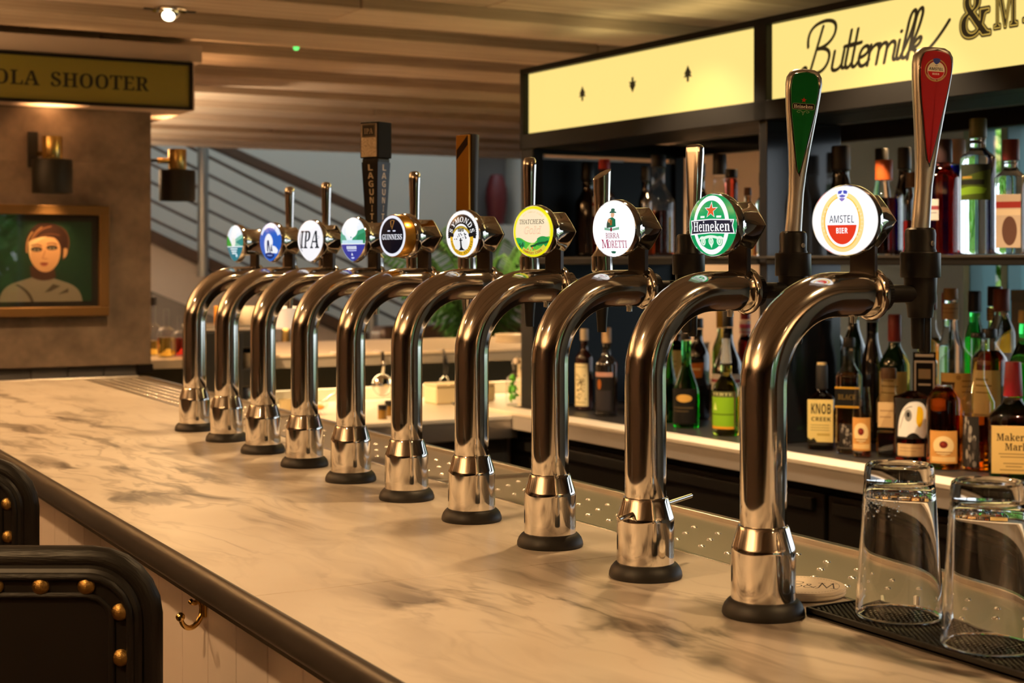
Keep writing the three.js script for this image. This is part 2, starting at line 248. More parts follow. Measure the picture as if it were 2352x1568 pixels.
// marble: warped veins; (x, l) in metres on the bar top
const veinSpots = [[0.70, 3.9, 0.5], [0.72, 3.0, 0.42], [0.66, 2.45, 0.34], [0.80, 1.42, 0.16], [0.92, 1.30, 0.2], [0.84, 1.22, 0.12], [0.62, 1.9, 0.08], [1.0, 0.95, 0.22], [0.7, 1.5, 0.1]];
function marble(x, l) {
  // soft smudged streaks along the bar, slightly slanted, with a few finer threads inside them
  const wx = x + 0.045 * fbm(x * 4 + 5, l * 2.2, 3) + 0.08 * l, wl = l + 0.12 * fbm(x * 3.1, l * 2.1 + 9, 3);
  const a1 = 0.5 + 0.62 * fbm(wl * 1.7, wx * 7.5, 5), a2 = 0.5 + 0.7 * fbm(wl * 4.5 + 30, wx * 16, 5), th = 1 - Math.abs(fbm(wl * 2.1 + 60, wx * 8, 5)) * 3.4;
  let dens = 0.14 + 0.34 * clamp(fbm(x * 1.6 + 40, l * 1.1, 3) + 0.10);
  for (const [sx, sl, r] of veinSpots) dens += 0.75 * Math.exp(-(((x - sx) / (r * 0.36)) ** 2 + ((l - sl) / r) ** 2));
  const vein = (sstep(0.50, 0.82, a1) * 0.60 + sstep(0.55, 0.85, a2) * 0.40 * sstep(0.3, 0.7, a1) + sstep(0.55, 1.1, th) * 0.28) * clamp(dens), cloud = 0.5 + 0.5 * fbm(x * 2.5 + 80, l * 2.5, 4);
  const k = clamp(vein * 1.1), a = [0.89 - 0.10 * cloud, 0.86 - 0.115 * cloud, 0.82 - 0.13 * cloud], b = [0.30, 0.265, 0.235];
  return [0, 1, 2].map((i) => a[i] + (b[i] - a[i]) * k);
}
const X_IN = 0.553, X_TRAY = 1.115;
{
  const top = thing('marble_counter', 'long pale grey-veined marble bar top with a dark rounded front rail', 'counter');
  const slab = (l0, l1, w, h) => {
    const tex = dataTex(w, h, (u, v) => marble(X_IN + v * (X_TRAY - X_IN), l0 + u * (l1 - l0)), true, THREE.ClampToEdgeWrapping);
    const g = ext(X_IN, X_TRAY, 1.05, BAR, l0 + 0.0006, l1 - 0.0006, 0.0012), p = g.attributes.position, uv = new Float32Array(p.count * 2);
    for (let i = 0; i < p.count; i++) { uv[2 * i] = (-p.getZ(i) - l0) / (l1 - l0); uv[2 * i + 1] = (p.getX(i) - X_IN) / (X_TRAY - X_IN); }
    g.setAttribute('uv', new THREE.BufferAttribute(uv, 2)); put(top, 'marble_slab', g, M([1, 1, 1], 0.36, 0, { map: tex }));
  };
  slab(-1.2, 0.2, 1024, 400); slab(0.2, 1.6, 2048, 820); slab(1.6, 4.84, 2048, 400);
  // front rail: a rounded nosing swept along the bar
  const s = new THREE.Shape(); s.moveTo(0.5525, 1.0825); s.quadraticCurveTo(0.545, 1.082, 0.542, 1.072); s.quadraticCurveTo(0.539, 1.060, 0.542, 1.052); s.quadraticCurveTo(0.545, 1.0455, 0.551, 1.0445); s.lineTo(0.5525, 1.042); s.lineTo(0.554, 1.036); s.lineTo(0.611, 1.036); s.lineTo(0.611, 1.0495); s.lineTo(0.5525, 1.0495); s.closePath();
  const g = new THREE.ExtrudeGeometry(s, { depth: 6.04, bevelEnabled: false, curveSegments: 14 }); g.translate(0, 0, -4.84);
  put(top, 'front_rail', creased(g, 0.5), M([0.036, 0.030, 0.027], 0.36, 0, { specularIntensity: 0.8 }), { label: 'dark rounded wooden front rail' });
  put(top, 'end_trim', ext(0.553, 1.30, 1.05, 1.082, 4.842, 4.852, 0.002), steel);
}
{
  const bar = thing('bar_counter', 'bar counter clad in pale vertical tongue and groove boards below the dark rail', 'counter');
  put(bar, 'carcass', ext(0.626, 1.30, 0.08, 1.049, -1.2, 4.83), darkGrey);
  const g = ext(0.612, 0.626, 0.1, 1.0355, 0, 0.1135, 0.003), mat = M([0.58, 0.5, 0.45], 0.55);
  for (let i = 0; i < 52; i++) put(bar, 'board', g, mat, { p: new THREE.Vector3(0, 0, -(-1.16 + i * 0.115)) });
  put(bar, 'kick_board', ext(0.64, 1.28, 0.0, 0.08, -1.15, 4.8), blackPaint);
}
// brass coat hook under the rail
{
  const t = thing('coat_hook', 'small brass coat hook under the dark rail on the pale bar boards', 'hook', { p: V(0.608, 1.002, 1.955) });
  put(t, 'hook_plate', rbox(0.006, 0.034, 0.016, 0.002), brass, { p: new THREE.Vector3(0.002, -0.006, 0) });
  const arc = (cx, cy, r, a0, a1, n = 18) => Array.from({ length: n }, (_, i) => { const a = a0 + (a1 - a0) * i / (n - 1); return new THREE.Vector3(cx + r * Math.cos(a), cy + r * Math.sin(a), 0); });
  const low = [new THREE.Vector3(0, 0, 0), ...arc(-0.021, -0.012, 0.021, 0.5, -Math.PI + 0.15)], up = [new THREE.Vector3(0, 0.004, 0), ...arc(-0.014, 0.010, 0.012, -0.3, -2.4, 12)];
  put(t, 'lower_hook', merge(tube(low, low.map((_, i) => 0.0042 - 0.00006 * i), 12), new THREE.SphereGeometry(0.006, 14, 10).translate(...low.at(-1).toArray())), brass, { r: [0, 0.55, 0] });
  put(t, 'upper_hook', tube(up, 0.0035, 10), brass, { r: [0, 0.55, 0] });
}
// drip trays
{
  const trays = [[-0.2, 2.298, 'nearest', 'stainless drip tray with raised studs behind the nearest four taps'], [2.302, 3.448, 'mid', 'stainless drip tray section behind the middle beer taps'], [3.452, 4.835, 'far', 'far stainless drip tray section with many round holes at the bar end']];
  const studG = lathe([[0.0050, 0], [0.0043, 0.0013], [0.0024, 0.0024], [0.00001, 0.0027]], 12), trayMat = M([0.46, 0.42, 0.36], 0.36, 1), studMat = M([0.93, 0.9, 0.86], 0.26, 1);
  for (const [l0, l1, , label] of trays) {
    const t = thing('drip_tray', label, 'tray', { group: 'drip trays behind the taps' });
    put(t, 'tray_plate', ext(1.121, 1.306, 1.066, 1.0755, l0 + 0.004, l1 - 0.004, 0.001), trayMat);
    put(t, 'rim', merge(ext(1.1155, 1.122, 1.05, 1.0803, l0, l1, 0.0012), ext(1.305, 1.318, 1.05, 1.0825, l0, l1, 0.0015), ext(1.1155, 1.318, 1.05, 1.0803, l0, l0 + 0.005, 0.001), ext(1.1155, 1.318, 1.05, 1.0803, l1 - 0.005, l1, 0.001)), M([0.74, 0.71, 0.67], 0.22, 1));
    const gs = [], far = l0 > 3.4, step = far ? 0.030 : 0.056;
    for (let l = l0 + 0.03; l < l1 - 0.02; l += step) for (let k = 0; k < (far ? 5 : 3); k++) gs.push(studG.clone().translate(far ? 1.150 + k * 0.030 : 1.172 + k * 0.037, 1.0754, -l - (k % 2) * step * 0.5 - (far ? 0 : k * 0.004)));
    put(t, 'drain_studs', merge(gs), studMat, { kind: 'stuff' });
  }
}
// ---------- beer taps ----------
// lens prints: 512 px canvases, circle of radius 256
const circ = (c, x, y, r, fill) => { c.beginPath(); c.arc(x, y, r, 0, 7); c.fillStyle = fill; c.fill(); };
const ell = (c, x, y, a, b, fill, stroke, w) => { c.beginPath(); c.ellipse(x, y, a, b, 0, 0, 7); if (fill) { c.fillStyle = fill; c.fill(); } if (stroke) { c.strokeStyle = stroke; c.lineWidth = w; c.stroke(); } };
function word(c, s, x, y, font, fill, wid, skew = 0) { c.save(); c.translate(x, y); c.transform(1, 0, skew, 1, 0, 0); c.font = font; c.textAlign = 'center'; c.textBaseline = 'middle'; c.fillStyle = fill; const m = c.measureText(s).width; if (wid) c.scale(wid / m, 1); c.fillText(s, 0, 0); c.restore(); }
function arcWord(c, s, x, y, r, a0, a1, font, fill, inward = false) { c.save(); c.font = font; c.fillStyle = fill; c.textAlign = 'center'; c.textBaseline = 'middle'; for (let i = 0; i < s.length; i++) { const a = a0 + (a1 - a0) * (s.length > 1 ? i / (s.length - 1) : 0.5); c.save(); c.translate(x + r * Math.cos(a), y + r * Math.sin(a)); c.rotate(a + (inward ? -Math.PI / 2 : Math.PI / 2)); c.fillText(s[i], 0, 0); c.restore(); } c.restore(); }
function star(c, x, y, r, fill) { c.beginPath(); for (let i = 0; i < 10; i++) { const a = -Math.PI / 2 + i * Math.PI / 5, q = i % 2 ? r * 0.4 : r; c.lineTo(x + q * Math.cos(a), y + q * Math.sin(a)); } c.closePath(); c.fillStyle = fill; c.fill(); }
const poly = (c, pts, fill) => { c.beginPath(); pts.forEach(([x, y], i) => (i ? c.lineTo(x, y) : c.moveTo(x, y))); c.closePath(); c.fillStyle = fill; c.fill(); };
const blob = (c, d, fill) => { c.fillStyle = fill; c.fill(new Path2D(d)); };
const LENS = [
  (c) => { c.fillStyle = '#eaf6ff'; c.fillRect(0, 0, 512, 512); poly(c, [[0, 150], [60, 170], [170, 250], [230, 330], [0, 330]], '#3fa53a'); poly(c, [[300, 220], [512, 130], [512, 330], [240, 330]], '#8fc8b0'); poly(c, [[330, 260], [512, 190], [512, 330]], '#3d8f86'); ell(c, 250, 160, 90, 100, '#ffffff'); ell(c, 270, 260, 60, 70, '#f4f4ea'); c.fillStyle = '#f2fbff'; c.fillRect(0, 322, 512, 14); c.fillStyle = '#2c7c8c'; c.fillRect(0, 336, 512, 180); for (const [x, y, w] of [[150, 352, 220], [180, 384, 170], [200, 414, 130]]) { c.fillStyle = '#e6f6fb'; c.fillRect(x, y, w, 18); } ell(c, 330, 452, 26, 22, '#d5ecf8'); },
  (c) => { c.fillStyle = '#2a63c8'; c.fillRect(0, 0, 512, 512); c.beginPath(); c.arc(256, 270, 240, 3.6, 5.85); c.lineWidth = 70; c.strokeStyle = '#dfeaff'; c.stroke(); for (let i = 0; i < 6; i++) { c.fillStyle = '#2a63c8'; c.fillRect(120 + i * 50, 30, 7, 80); } blob(c, 'M150 400 Q120 250 190 180 Q250 120 310 190 Q370 260 330 330 Q400 320 440 390 Q430 450 370 430 L150 430Z', '#f6f8ff'); blob(c, 'M200 400 L215 260 Q240 230 262 262 L285 420 L262 420 L246 310 L225 420Z', '#1b2350'); blob(c, 'M290 400 Q300 330 320 300 L330 410Z', '#1b2350'); ell(c, 250, 455, 110, 36, '#1c2c6e'); c.fillStyle = '#8ba2dd'; c.fillRect(190, 448, 120, 12); },
  (c) => { c.fillStyle = '#fbfaff'; c.fillRect(0, 0, 512, 512); word(c, 'IPA', 262, 262, 'bold 330px serif', '#20242c', 400, -0.12); blob(c, 'M118 130 Q60 150 70 300 Q74 380 110 420 L96 420 Q50 360 52 280 Q54 180 90 140Z', '#20242c'); for (let i = 0; i < 40; i++) { c.fillStyle = '#fbfaff'; c.beginPath(); c.arc(70 + rnd() * 380, 130 + rnd() * 260, 1 + rnd() * 4, 0, 7); c.fill(); } ell(c, 430, 230, 26, 16, null, '#555a66', 4); },
  (c) => { c.fillStyle = '#ecf7ff'; c.fillRect(0, 0, 512, 512); poly(c, [[0, 150], [60, 210], [120, 230], [200, 330], [0, 330]], '#63b39a'); poly(c, [[270, 300], [330, 190], [400, 160], [512, 130], [512, 330], [270, 330]], '#3f9c74'); poly(c, [[380, 230], [512, 180], [512, 330], [340, 330]], '#2f8a5a'); ell(c, 256, 170, 120, 90, '#ffffff'); c.fillStyle = '#c5e5f3'; c.fillRect(40, 286, 432, 44); ell(c, 256, 250, 14, 10, '#6aa'); c.fillStyle = '#f5fbff'; c.fillRect(0, 328, 512, 12); c.fillStyle = '#3c3f9d'; c.fillRect(0, 340, 512, 172); for (let i = 0; i < 7; i++) { c.fillStyle = '#eef2ff'; c.fillRect(150 + i * 30, 360, 22, 38); } c.fillStyle = '#c9d2ff'; c.fillRect(160, 408, 190, 10); poly(c, [[256, 432], [276, 462], [236, 462]], '#e8edff'); ell(c, 262, 486, 34, 8, '#c9d2ff'); },
  (c) => { c.fillStyle = '#eef2ff'; c.fillRect(0, 0, 512, 512); circ(c, 256, 256, 220, '#0c0d18'); c.lineWidth = 9; c.strokeStyle = '#c98a3c'; c.beginPath(); c.moveTo(228, 70); c.lineTo(250, 148); c.moveTo(300, 66); c.lineTo(262, 170); c.stroke(); c.lineWidth = 5; c.beginPath(); c.moveTo(224, 74); c.quadraticCurveTo(262, 52, 304, 70); c.stroke(); c.fillStyle = '#e8ecff'; c.fillRect(176, 186, 52, 16); c.fillRect(280, 186, 52, 16); word(c, 'GUINNESS', 256, 270, 'bold 92px serif', '#f4f6ff', 396); },
  (c) => { c.fillStyle = '#fcfdff'; c.fillRect(0, 0, 512, 512); c.beginPath(); c.arc(262, 262, 168, 2.95, 6.5); c.lineWidth = 100; c.strokeStyle = '#1a1a1c'; c.stroke(); arcWord(c, 'SYMONDS', 262, 270, 172, 3.45, 6.0, 'bold 82px serif', '#f7f7f7'); for (let i = 0; i < 34; i++) { const a = 3 + i / 34 * 3.4; circ(c, 262 + 217 * Math.cos(a), 262 + 217 * Math.sin(a), 9, '#1a1a1c'); } ell(c, 262, 330, 128, 150, '#fcfdff'); c.beginPath(); c.ellipse(262, 312, 158, 160, 0, -0.15, 3.3); c.lineWidth = 46; c.strokeStyle = '#e6b528'; c.stroke(); arcWord(c, 'FOUNDERS RESERVE', 262, 312, 160, 2.95, 0.2, 'bold 34px serif', '#5a3a10', true); c.beginPath(); c.arc(262, 330, 150, 3.7, 5.72); c.lineWidth = 26; c.strokeStyle = '#b89a2e'; c.stroke(); c.fillStyle = '#2a2a28'; c.fillRect(214, 196, 96, 34); word(c, 'EST 1727', 262, 214, 'bold 22px sans-serif', '#f4f0dd'); blob(c, 'M160 420 Q140 330 200 290 Q180 260 230 262 Q262 230 296 262 Q350 258 330 296 Q380 330 356 420 L262 440Z', '#f2f2f2'); blob(c, 'M252 300 L270 300 L274 400 Q290 432 330 438 L190 438 Q236 432 248 400Z', '#18181a'); for (let i = 0; i < 46; i++) { const a = rnd() * 6.28, r = 20 + rnd() * 74; circ(c, 262 + r * Math.cos(a) * 1.3, 286 + r * Math.sin(a) * 0.62, 8, rnd() < 0.5 ? '#18181a' : '#f8f8f8'); } circ(c, 340, 262, 8, '#18181a'); },
  (c) => { c.fillStyle = '#f2ea12'; c.fillRect(0, 0, 512, 512); circ(c, 256, 256, 232, '#f8ec8a'); circ(c, 256, 250, 218, '#ffe9c2'); arcWord(c, 'EST FAMILY CIDER', 256, 258, 200, 4.1, 5.4, '22px sans-serif', '#d9c47a'); c.save(); c.beginPath(); c.arc(256, 256, 232, 0, 7); c.clip(); blob(c, 'M0 330 Q80 300 150 340 Q230 380 300 370 Q360 300 512 310 L512 512 L0 512Z', '#5fbf3d'); blob(c, 'M330 330 Q400 280 470 330 L512 420 L330 400Z', '#2f9a4a'); blob(c, 'M20 330 Q90 310 170 370 L150 430 L20 420Z', '#36a857'); blob(c, 'M180 430 Q250 360 280 372 Q300 400 240 470Z', '#b5da62'); for (let i = 0; i < 26; i++) circ(c, 250 + i * 9, 404 - 46 * Math.sin(i / 25 * 1.4) + rnd() * 8, 11, '#1e5a30'); for (let i = 0; i < 20; i++) circ(c, 80 + rnd() * 70, 372 + rnd() * 44, 9, '#25633a'); for (const [x, y] of [[200, 440], [236, 452], [262, 424], [290, 446]]) ell(c, x, y, 10, 13, '#e0682c'); c.restore(); c.beginPath(); c.arc(256, 250, 222, 0.75, 2.2); c.lineWidth = 44; c.strokeStyle = '#d8ce4a'; c.stroke(); arcWord(c, 'SOMERSET CIDER', 256, 250, 226, 2.1, 1.05, 'bold 30px sans-serif', '#b2331c', true); word(c, 'Thatchers'.toUpperCase(), 250, 158, '64px serif', '#23231a', 330, -0.05); c.font = 'italic 100px serif'; c.lineWidth = 3; c.strokeStyle = '#efb37e'; c.fillStyle = '#fff1d8'; c.textAlign = 'center'; c.fillText('Gold', 262, 280); c.strokeText('Gold', 262, 280); },
  (c) => { c.fillStyle = '#fcfdff'; c.fillRect(0, 0, 512, 512); blob(c, 'M196 250 Q196 170 226 160 L262 150 L300 172 L306 236 L270 244 L196 250Z', '#1c6a4a'); blob(c, 'M196 250 Q190 196 214 178 L236 220 L232 246Z', '#3a4a3c'); ell(c, 262, 128, 22, 26, '#d9a884'); blob(c, 'M222 112 Q222 98 238 96 L240 74 Q262 64 282 76 L284 98 L304 104 L304 112 Z', '#2c6150'); blob(c, 'M204 180 Q214 160 240 166 L250 178 L244 206 L216 200Z', '#c98d5e'); blob(c, 'M232 178 L262 176 L262 226 L236 226Z', '#8a5a28'); poly(c, [[166, 244], [240, 256], [240, 276], [166, 268]], '#7fae94'); poly(c, [[266, 256], [346, 242], [346, 266], [266, 276]], '#7fae94'); ell(c, 252, 264, 12, 20, '#7a2336'); word(c, 'BIRRA', 262, 322, '66px serif', '#8c2f47', 170); word(c, 'M', 165, 398, '110px serif', '#9c1f48'); word(c, 'ORETTI', 312, 402, '92px serif', '#9c1f48', 226); blob(c, 'M230 470 Q262 460 294 470 L280 486 L246 486Z', '#27604a'); },
  (c) => { c.fillStyle = '#12a05a'; c.fillRect(0, 0, 512, 512); ell(c, 250, 256, 196, 248, '#fdfdff'); ell(c, 250, 256, 160, 206, '#16a862'); star(c, 256, 132, 76, '#ffffff'); star(c, 256, 134, 62, '#e8602c'); c.fillStyle = '#f4fff4'; c.fillRect(140, 178, 50, 18); c.fillRect(318, 178, 50, 18); poly(c, [[18, 214], [256, 204], [492, 210], [480, 262], [496, 332], [256, 326], [14, 340], [28, 276]], '#fdfdff'); poly(c, [[30, 224], [256, 214], [482, 220], [470, 262], [484, 322], [256, 316], [26, 328], [40, 276]], '#2a2838'); c.save(); word(c, 'Heineken', 252, 270, 'bold 112px serif', '#ffffff', 404); c.restore(); for (const x of [168, 256, 344]) { ell(c, x, 392, 30, 38, '#e9fbe9', '#16a862', 5); ell(c, x, 392, 12, 20, null, '#16a862', 4); } blob(c, 'M116 386 Q130 340 180 352 Q256 330 330 352 Q384 340 398 388 Q360 366 330 376 Q256 350 180 378 Q140 366 116 386Z', '#e9fbe9'); blob(c, 'M236 410 L276 410 L256 450Z', '#e9fbe9'); word(c, '®', 464, 226, '26px sans-serif', '#fff'); },
  (c) => { c.fillStyle = '#fdfdff'; c.fillRect(0, 0, 512, 512); ell(c, 244, 268, 158, 208, null, '#f7d68a', 30); ell(c, 244, 268, 140, 190, null, '#f2bb4a', 10); arcWord(c, 'TRADITION', 244, 268, 158, -0.75, 0.75, 'bold 24px sans-serif', '#f9e4b4'); arcWord(c, 'BREWERS', 244, 268, 158, 3.9, 2.5, 'bold 24px sans-serif', '#f9e4b4'); c.save(); c.beginPath(); c.ellipse(244, 268, 118, 166, 0, 0, 7); c.clip(); c.fillStyle = '#fdfdff'; c.fillRect(100, 80, 300, 400); c.fillStyle = '#df3a1f'; c.fillRect(100, 290, 300, 200); c.restore(); word(c, 'AMSTEL', 244, 246, '76px sans-serif', '#1d2740', 200); word(c, 'BIER', 244, 332, 'bold 58px sans-serif', '#ffffff', 96); blob(c, 'M196 34 Q220 18 242 24 Q266 18 290 34 Q292 90 242 118 Q194 90 196 34Z', '#e9eefc'); blob(c, 'M206 40 Q224 26 240 34 L232 56 L208 58Z M280 40 Q262 26 246 34 L252 56 L278 58Z M216 72 L242 62 L270 72 L256 84 L232 84Z M220 92 Q242 84 266 92 Q254 112 242 114 Q230 110 220 92Z', '#2a49b8'); },
];
const lensTex = LENS.map((f) => canvasTex(512, 512, (c) => f(c)));
// shared shapes (origin on the bar top, arm along +x)
const arcPts = (cx, cy, r, a0, a1, n) => Array.from({ length: n }, (_, i) => { const a = a0 + (a1 - a0) * i / (n - 1); return new THREE.Vector3(cx + r * Math.cos(a), cy + r * Math.sin(a), 0); });
const ARM = 0.331, RB = 0.096;
const G = {
  flange: lathe([[0.00001, 0], [0.0418, 0], [0.0428, 0.002], [0.0424, 0.006], [0.0405, 0.011], [0.0375, 0.0148], [0.0355, 0.0165], [0.033, 0.0172], [0.00001, 0.0172]], 56),
  collar: lathe([[0.0315, 0.015], [0.0333, 0.0165], [0.0335, 0.018], [0.0335, 0.030], [0.0335, 0.05], [0.0335, 0.066], [0.0335, 0.0683], [0.0333, 0.0697], [0.0329, 0.0712], [0.0324, 0.0728], [0.0310, 0.0774], [0.0290, 0.0838], [0.0273, 0.0893], [0.0268, 0.0908], [0.0262, 0.0922], [0.0252, 0.0928], [0.0246, 0.092], [0.024, 0.09]], 80),
  pipe: tube([new THREE.Vector3(0, 0.07, 0), new THREE.Vector3(0, 0.12, 0), new THREE.Vector3(0, 0.18, 0), ...arcPts(RB, ARM - RB, RB, Math.PI, Math.PI / 2, 30), new THREE.Vector3(0.12, ARM, 0), new THREE.Vector3(0.146, ARM, 0)], 0.0242, 56),
  endRing: (() => { const t = lathe([[0.018, -0.004], [0.0245, -0.005], [0.0278, -0.0035], [0.0288, 0], [0.0278, 0.0035], [0.0245, 0.005], [0.018, 0.0052], [0.00001, 0.005]], 48); t.rotateZ(-Math.PI / 2); t.translate(0.146, ARM, 0); return t; })(),
  setScrew: merge(cyl(0.0038, 0.0038, 0.008, 14).translate(0.122, ARM - 0.027, 0), cyl(0.0016, 0.0016, 0.0085, 6).translate(0.122, ARM - 0.0272, 0)),
  bracket: merge(rbox(0.009, 0.074, 0.029, 0.0015).translate(0, 0.037, 0), rbox(0.02, 0.006, 0.024, 0.0015).translate(-0.006, 0.003, 0)),
  stem: (() => { const a = cyl(0.0098, 0.0098, 0.07, 24).rotateZ(Math.PI / 2).translate(0.183, ARM, 0); const k = []; for (let i = 0; i < 36; i++) k.push(box(0.011, 0.0016, 0.0022).translate(0, 0.0185, 0).rotateX(i / 36 * 6.2832)); return { nut: merge(cyl(0.0185, 0.0185, 0.012, 36).rotateZ(Math.PI / 2), k).translate(0.158, ARM, 0), pin: a }; })(),
};
const hexR = (t, a, b) => { const P = [[a, 0], [a * 0.42, b], [-a * 0.42, b], [-a, 0], [-a * 0.42, -b], [a * 0.42, -b]]; const cx = Math.cos(t), cy = Math.sin(t); for (let i = 0; i < 6; i++) { const [x1, y1] = P[i], [x2, y2] = P[(i + 1) % 6], dx = x2 - x1, dy = y2 - y1, den = cx * dy - cy * dx; if (Math.abs(den) < 1e-12) continue; const r = (x1 * dy - y1 * dx) / den, s = Math.abs(dx) > Math.abs(dy) ? (r * cx - x1) / dx : (r * cy - y1) / dy; if (r > 0 && s >= -1e-6 && s <= 1 + 1e-6) return r; } return a; };
const section = (x, a, b, hex, dy = 0, n = 96) => ring(n, (t) => { const c = superR(t, a, b, 2), h = hexR(t, a, b), r = c + (h - c) * hex; return new THREE.Vector3(x, dy + r * Math.sin(t), r * Math.cos(t)); });
const RL = 0.0368;
function housing(point) { // bezel and bell behind the lens; point = how far the foot of the bezel is drawn down
  const pt = (s) => s.map((p) => { const v = p.clone(); if (v.y < 0) { const q = -v.y / RL; v.y -= point * q * q * q * Math.max(0, 1 - Math.abs(v.z) / RL); } return v; });
  const bez = loft([pt(section(0.0005, 0.0362, 0.0362, 0)), pt(section(-0.0012, 0.0372, 0.0372, 0)), pt(section(0.002, 0.0382, 0.0382, 0)), pt(section(0.009, 0.0385, 0.0385, 0)), pt(section(0.013, 0.0372, 0.0372, 0)), pt(section(0.016, 0.033, 0.033, 0))], 0.6);
  const body = loft([section(0.014, 0.033, 0.033, 0), section(0.019, 0.0315, 0.0312, 0), section(0.028, 0.0308, 0.0292, 0.1), section(0.040, 0.0325, 0.0285, 0.4), section(0.052, 0.0345, 0.0288, 0.8), section(0.0545, 0.0348, 0.0286, 0.85), section(0.0565, 0.0340, 0.0275, 0.85), section(0.074, 0.0195, 0.0145, 0.85), section(0.0755, 0.0165, 0.012, 0.85)], 0.55);
  return merge(bez, body);
}
function lensFace(point, bulge = 0.0045, r = 0.0362) {
  const N = 64, K = 8, rings = []; const drop = (y, z) => (y < 0 ? y - point * ((-y / RL) ** 3) * Math.max(0, 1 - Math.abs(z) / RL) : y);
  const pos = [], uv = [], idx = [];
  for (let k = 0; k <= K; k++) for (let i = 0; i < N; i++) { const q = k / K, t = i / N * 6.283185, z = r * q * Math.cos(t), y0 = r * q * Math.sin(t); pos.push(-0.0012 - bulge * (1 - q * q), drop(y0, z), z); uv.push(z / (2 * r) + 0.5, y0 / (2 * r) + 0.5); }
  for (let k = 0; k < K; k++) for (let i = 0; i < N; i++) { const a = k * N + i, b = k * N + (i + 1) % N; idx.push(a, b, a + N, b, b + N, a + N); }
  const g = new THREE.BufferGeometry(); g.setAttribute('position', new THREE.Float32BufferAttribute(pos, 3)); g.setAttribute('uv', new THREE.Float32BufferAttribute(uv, 2)); g.setIndex(idx); g.computeVertexNormals(); return g;
}
const HOUSE = [housing(0), housing(0.006)], FACE = [lensFace(0), lensFace(0.006)];
// valves
const chromeValve = lathe([[0.0052, 0.262], [0.0062, 0.2615], [0.0072, 0.28], [0.0112, 0.318], [0.0125, 0.322], [0.0155, 0.325], [0.0165, 0.332], [0.0155, 0.339], [0.0135, 0.343], [0.0135, 0.350], [0.016, 0.353], [0.016, 0.374], [0.013, 0.378], [0.009, 0.384], [0.0075, 0.396], [0.00001, 0.3965]], 32);
const blackSpout = lathe([[0.0058, 0.262], [0.0068, 0.2615], [0.008, 0.282], [0.0118, 0.322], [0.00001, 0.322]], 28);
const chromeTop = lathe([[0.0118, 0.321], [0.0155, 0.325], [0.0165, 0.332], [0.0155, 0.339], [0.0135, 0.343], [0.0135, 0.350], [0.016, 0.353], [0.016, 0.374], [0.013, 0.378], [0.009, 0.384], [0.0075, 0.396], [0.00001, 0.3965]], 32);
const BV = { // chunky black valve
  body: lathe([[0.0125, 0.304], [0.0138, 0.3045], [0.0150, 0.318], [0.0172, 0.322], [0.0180, 0.345], [0.0182, 0.3485], [0.00001, 0.3485]], 36),
  ring: lathe([[0.018, 0.3485], [0.0213, 0.3485], [0.0221, 0.350], [0.0221, 0.3755], [0.0212, 0.3768], [0.018, 0.377], [0.0001, 0.377]], 36),
  cap: lathe([[0.0176, 0.3765], [0.0176, 0.3785], [0.0166, 0.3805], [0.0170, 0.397], [0.0160, 0.4015], [0.0135, 0.4035], [0.00001, 0.4038]], 36),
  spout: merge(lathe([[0.0044, 0.272], [0.0062, 0.270], [0.0074, 0.274], [0.0080, 0.305], [0.00001, 0.306]], 24).translate(-0.0035, 0, 0), lathe([[0.003, 0.266], [0.0055, 0.2645], [0.0066, 0.268], [0.0072, 0.305], [0.00001, 0.306]], 22).translate(0.0055, 0, 0.001)),
  eyelet: merge(new THREE.TorusGeometry(0.0024, 0.0007, 8, 20).rotateY(0), cyl(0.0019, 0.0019, 0.002, 12).rotateX(Math.PI / 2)).translate(0.0, 0.386, 0.0172),
};
const chromeHandle = lathe([[0.0062, 0.393], [0.0075, 0.396], [0.0082, 0.42], [0.0102, 0.50], [0.0110, 0.522], [0.0104, 0.529], [0.0080, 0.5335], [0.00001, 0.535]], 32);
// handles
function slantHandle() { const f = (y, r) => ring(40, (t) => new THREE.Vector3(r * Math.cos(t), y, -r * Math.sin(t))); const top = f(0.496, 0.0135).map((p) => p.setY(0.496 + p.x * 0.62)); const top2 = f(0.4955, 0.0128).map((p) => p.setY(0.4965 + p.x * 0.62)); return loft([f(0.392, 0.0105), f(0.45, 0.0118), top, top2], 0.5); }
function facetHandle() { const f = (y, r, k) => ring(48, (t) => { const x = r * Math.cos(t); return new THREE.Vector3(Math.max(x, -r * k), y, -r * Math.sin(t)); }); return loft([f(0.400, 0.0098, 1), f(0.401, 0.0105, 1), f(0.408, 0.0105, 1), f(0.4085, 0.0092, 1), f(0.413, 0.0092, 1), f(0.4135, 0.0086, 1), f(0.425, 0.0086, 0.95), f(0.435, 0.0090, 0.8), f(0.515, 0.0128, 0.72), f(0.5225, 0.0125, 0.7), f(0.526, 0.0095, 0.7), f(0.527, 0.006, 0.8)], 0.45); }
const handleW = [[0.402, 0.0104, 0.0104], [0.42, 0.0099, 0.0100], [0.45, 0.0096, 0.0098], [0.475, 0.0106, 0.0102], [0.50, 0.0130, 0.0108], [0.525, 0.0160, 0.0114], [0.55, 0.0190, 0.0120], [0.572, 0.0214, 0.0124], [0.585, 0.0222, 0.0124], [0.593, 0.0214, 0.0120], [0.599, 0.0180, 0.0105], [0.6022, 0.0125, 0.008], [0.6030, 0.005, 0.004]];
const paddleBody = loft(handleW.map(([y, w, d]) => sring(48, y, d, w, y > 0.47 ? 3 : 2.2)), 0.7);
const panelPts = [[0, 0.474], [0.0022, 0.480], [0.0060, 0.500], [0.0102, 0.525], [0.0142, 0.550], [0.0166, 0.570], [0.0172, 0.581], [0.0158, 0.590], [0.0118, 0.596], [0, 0.5985]];
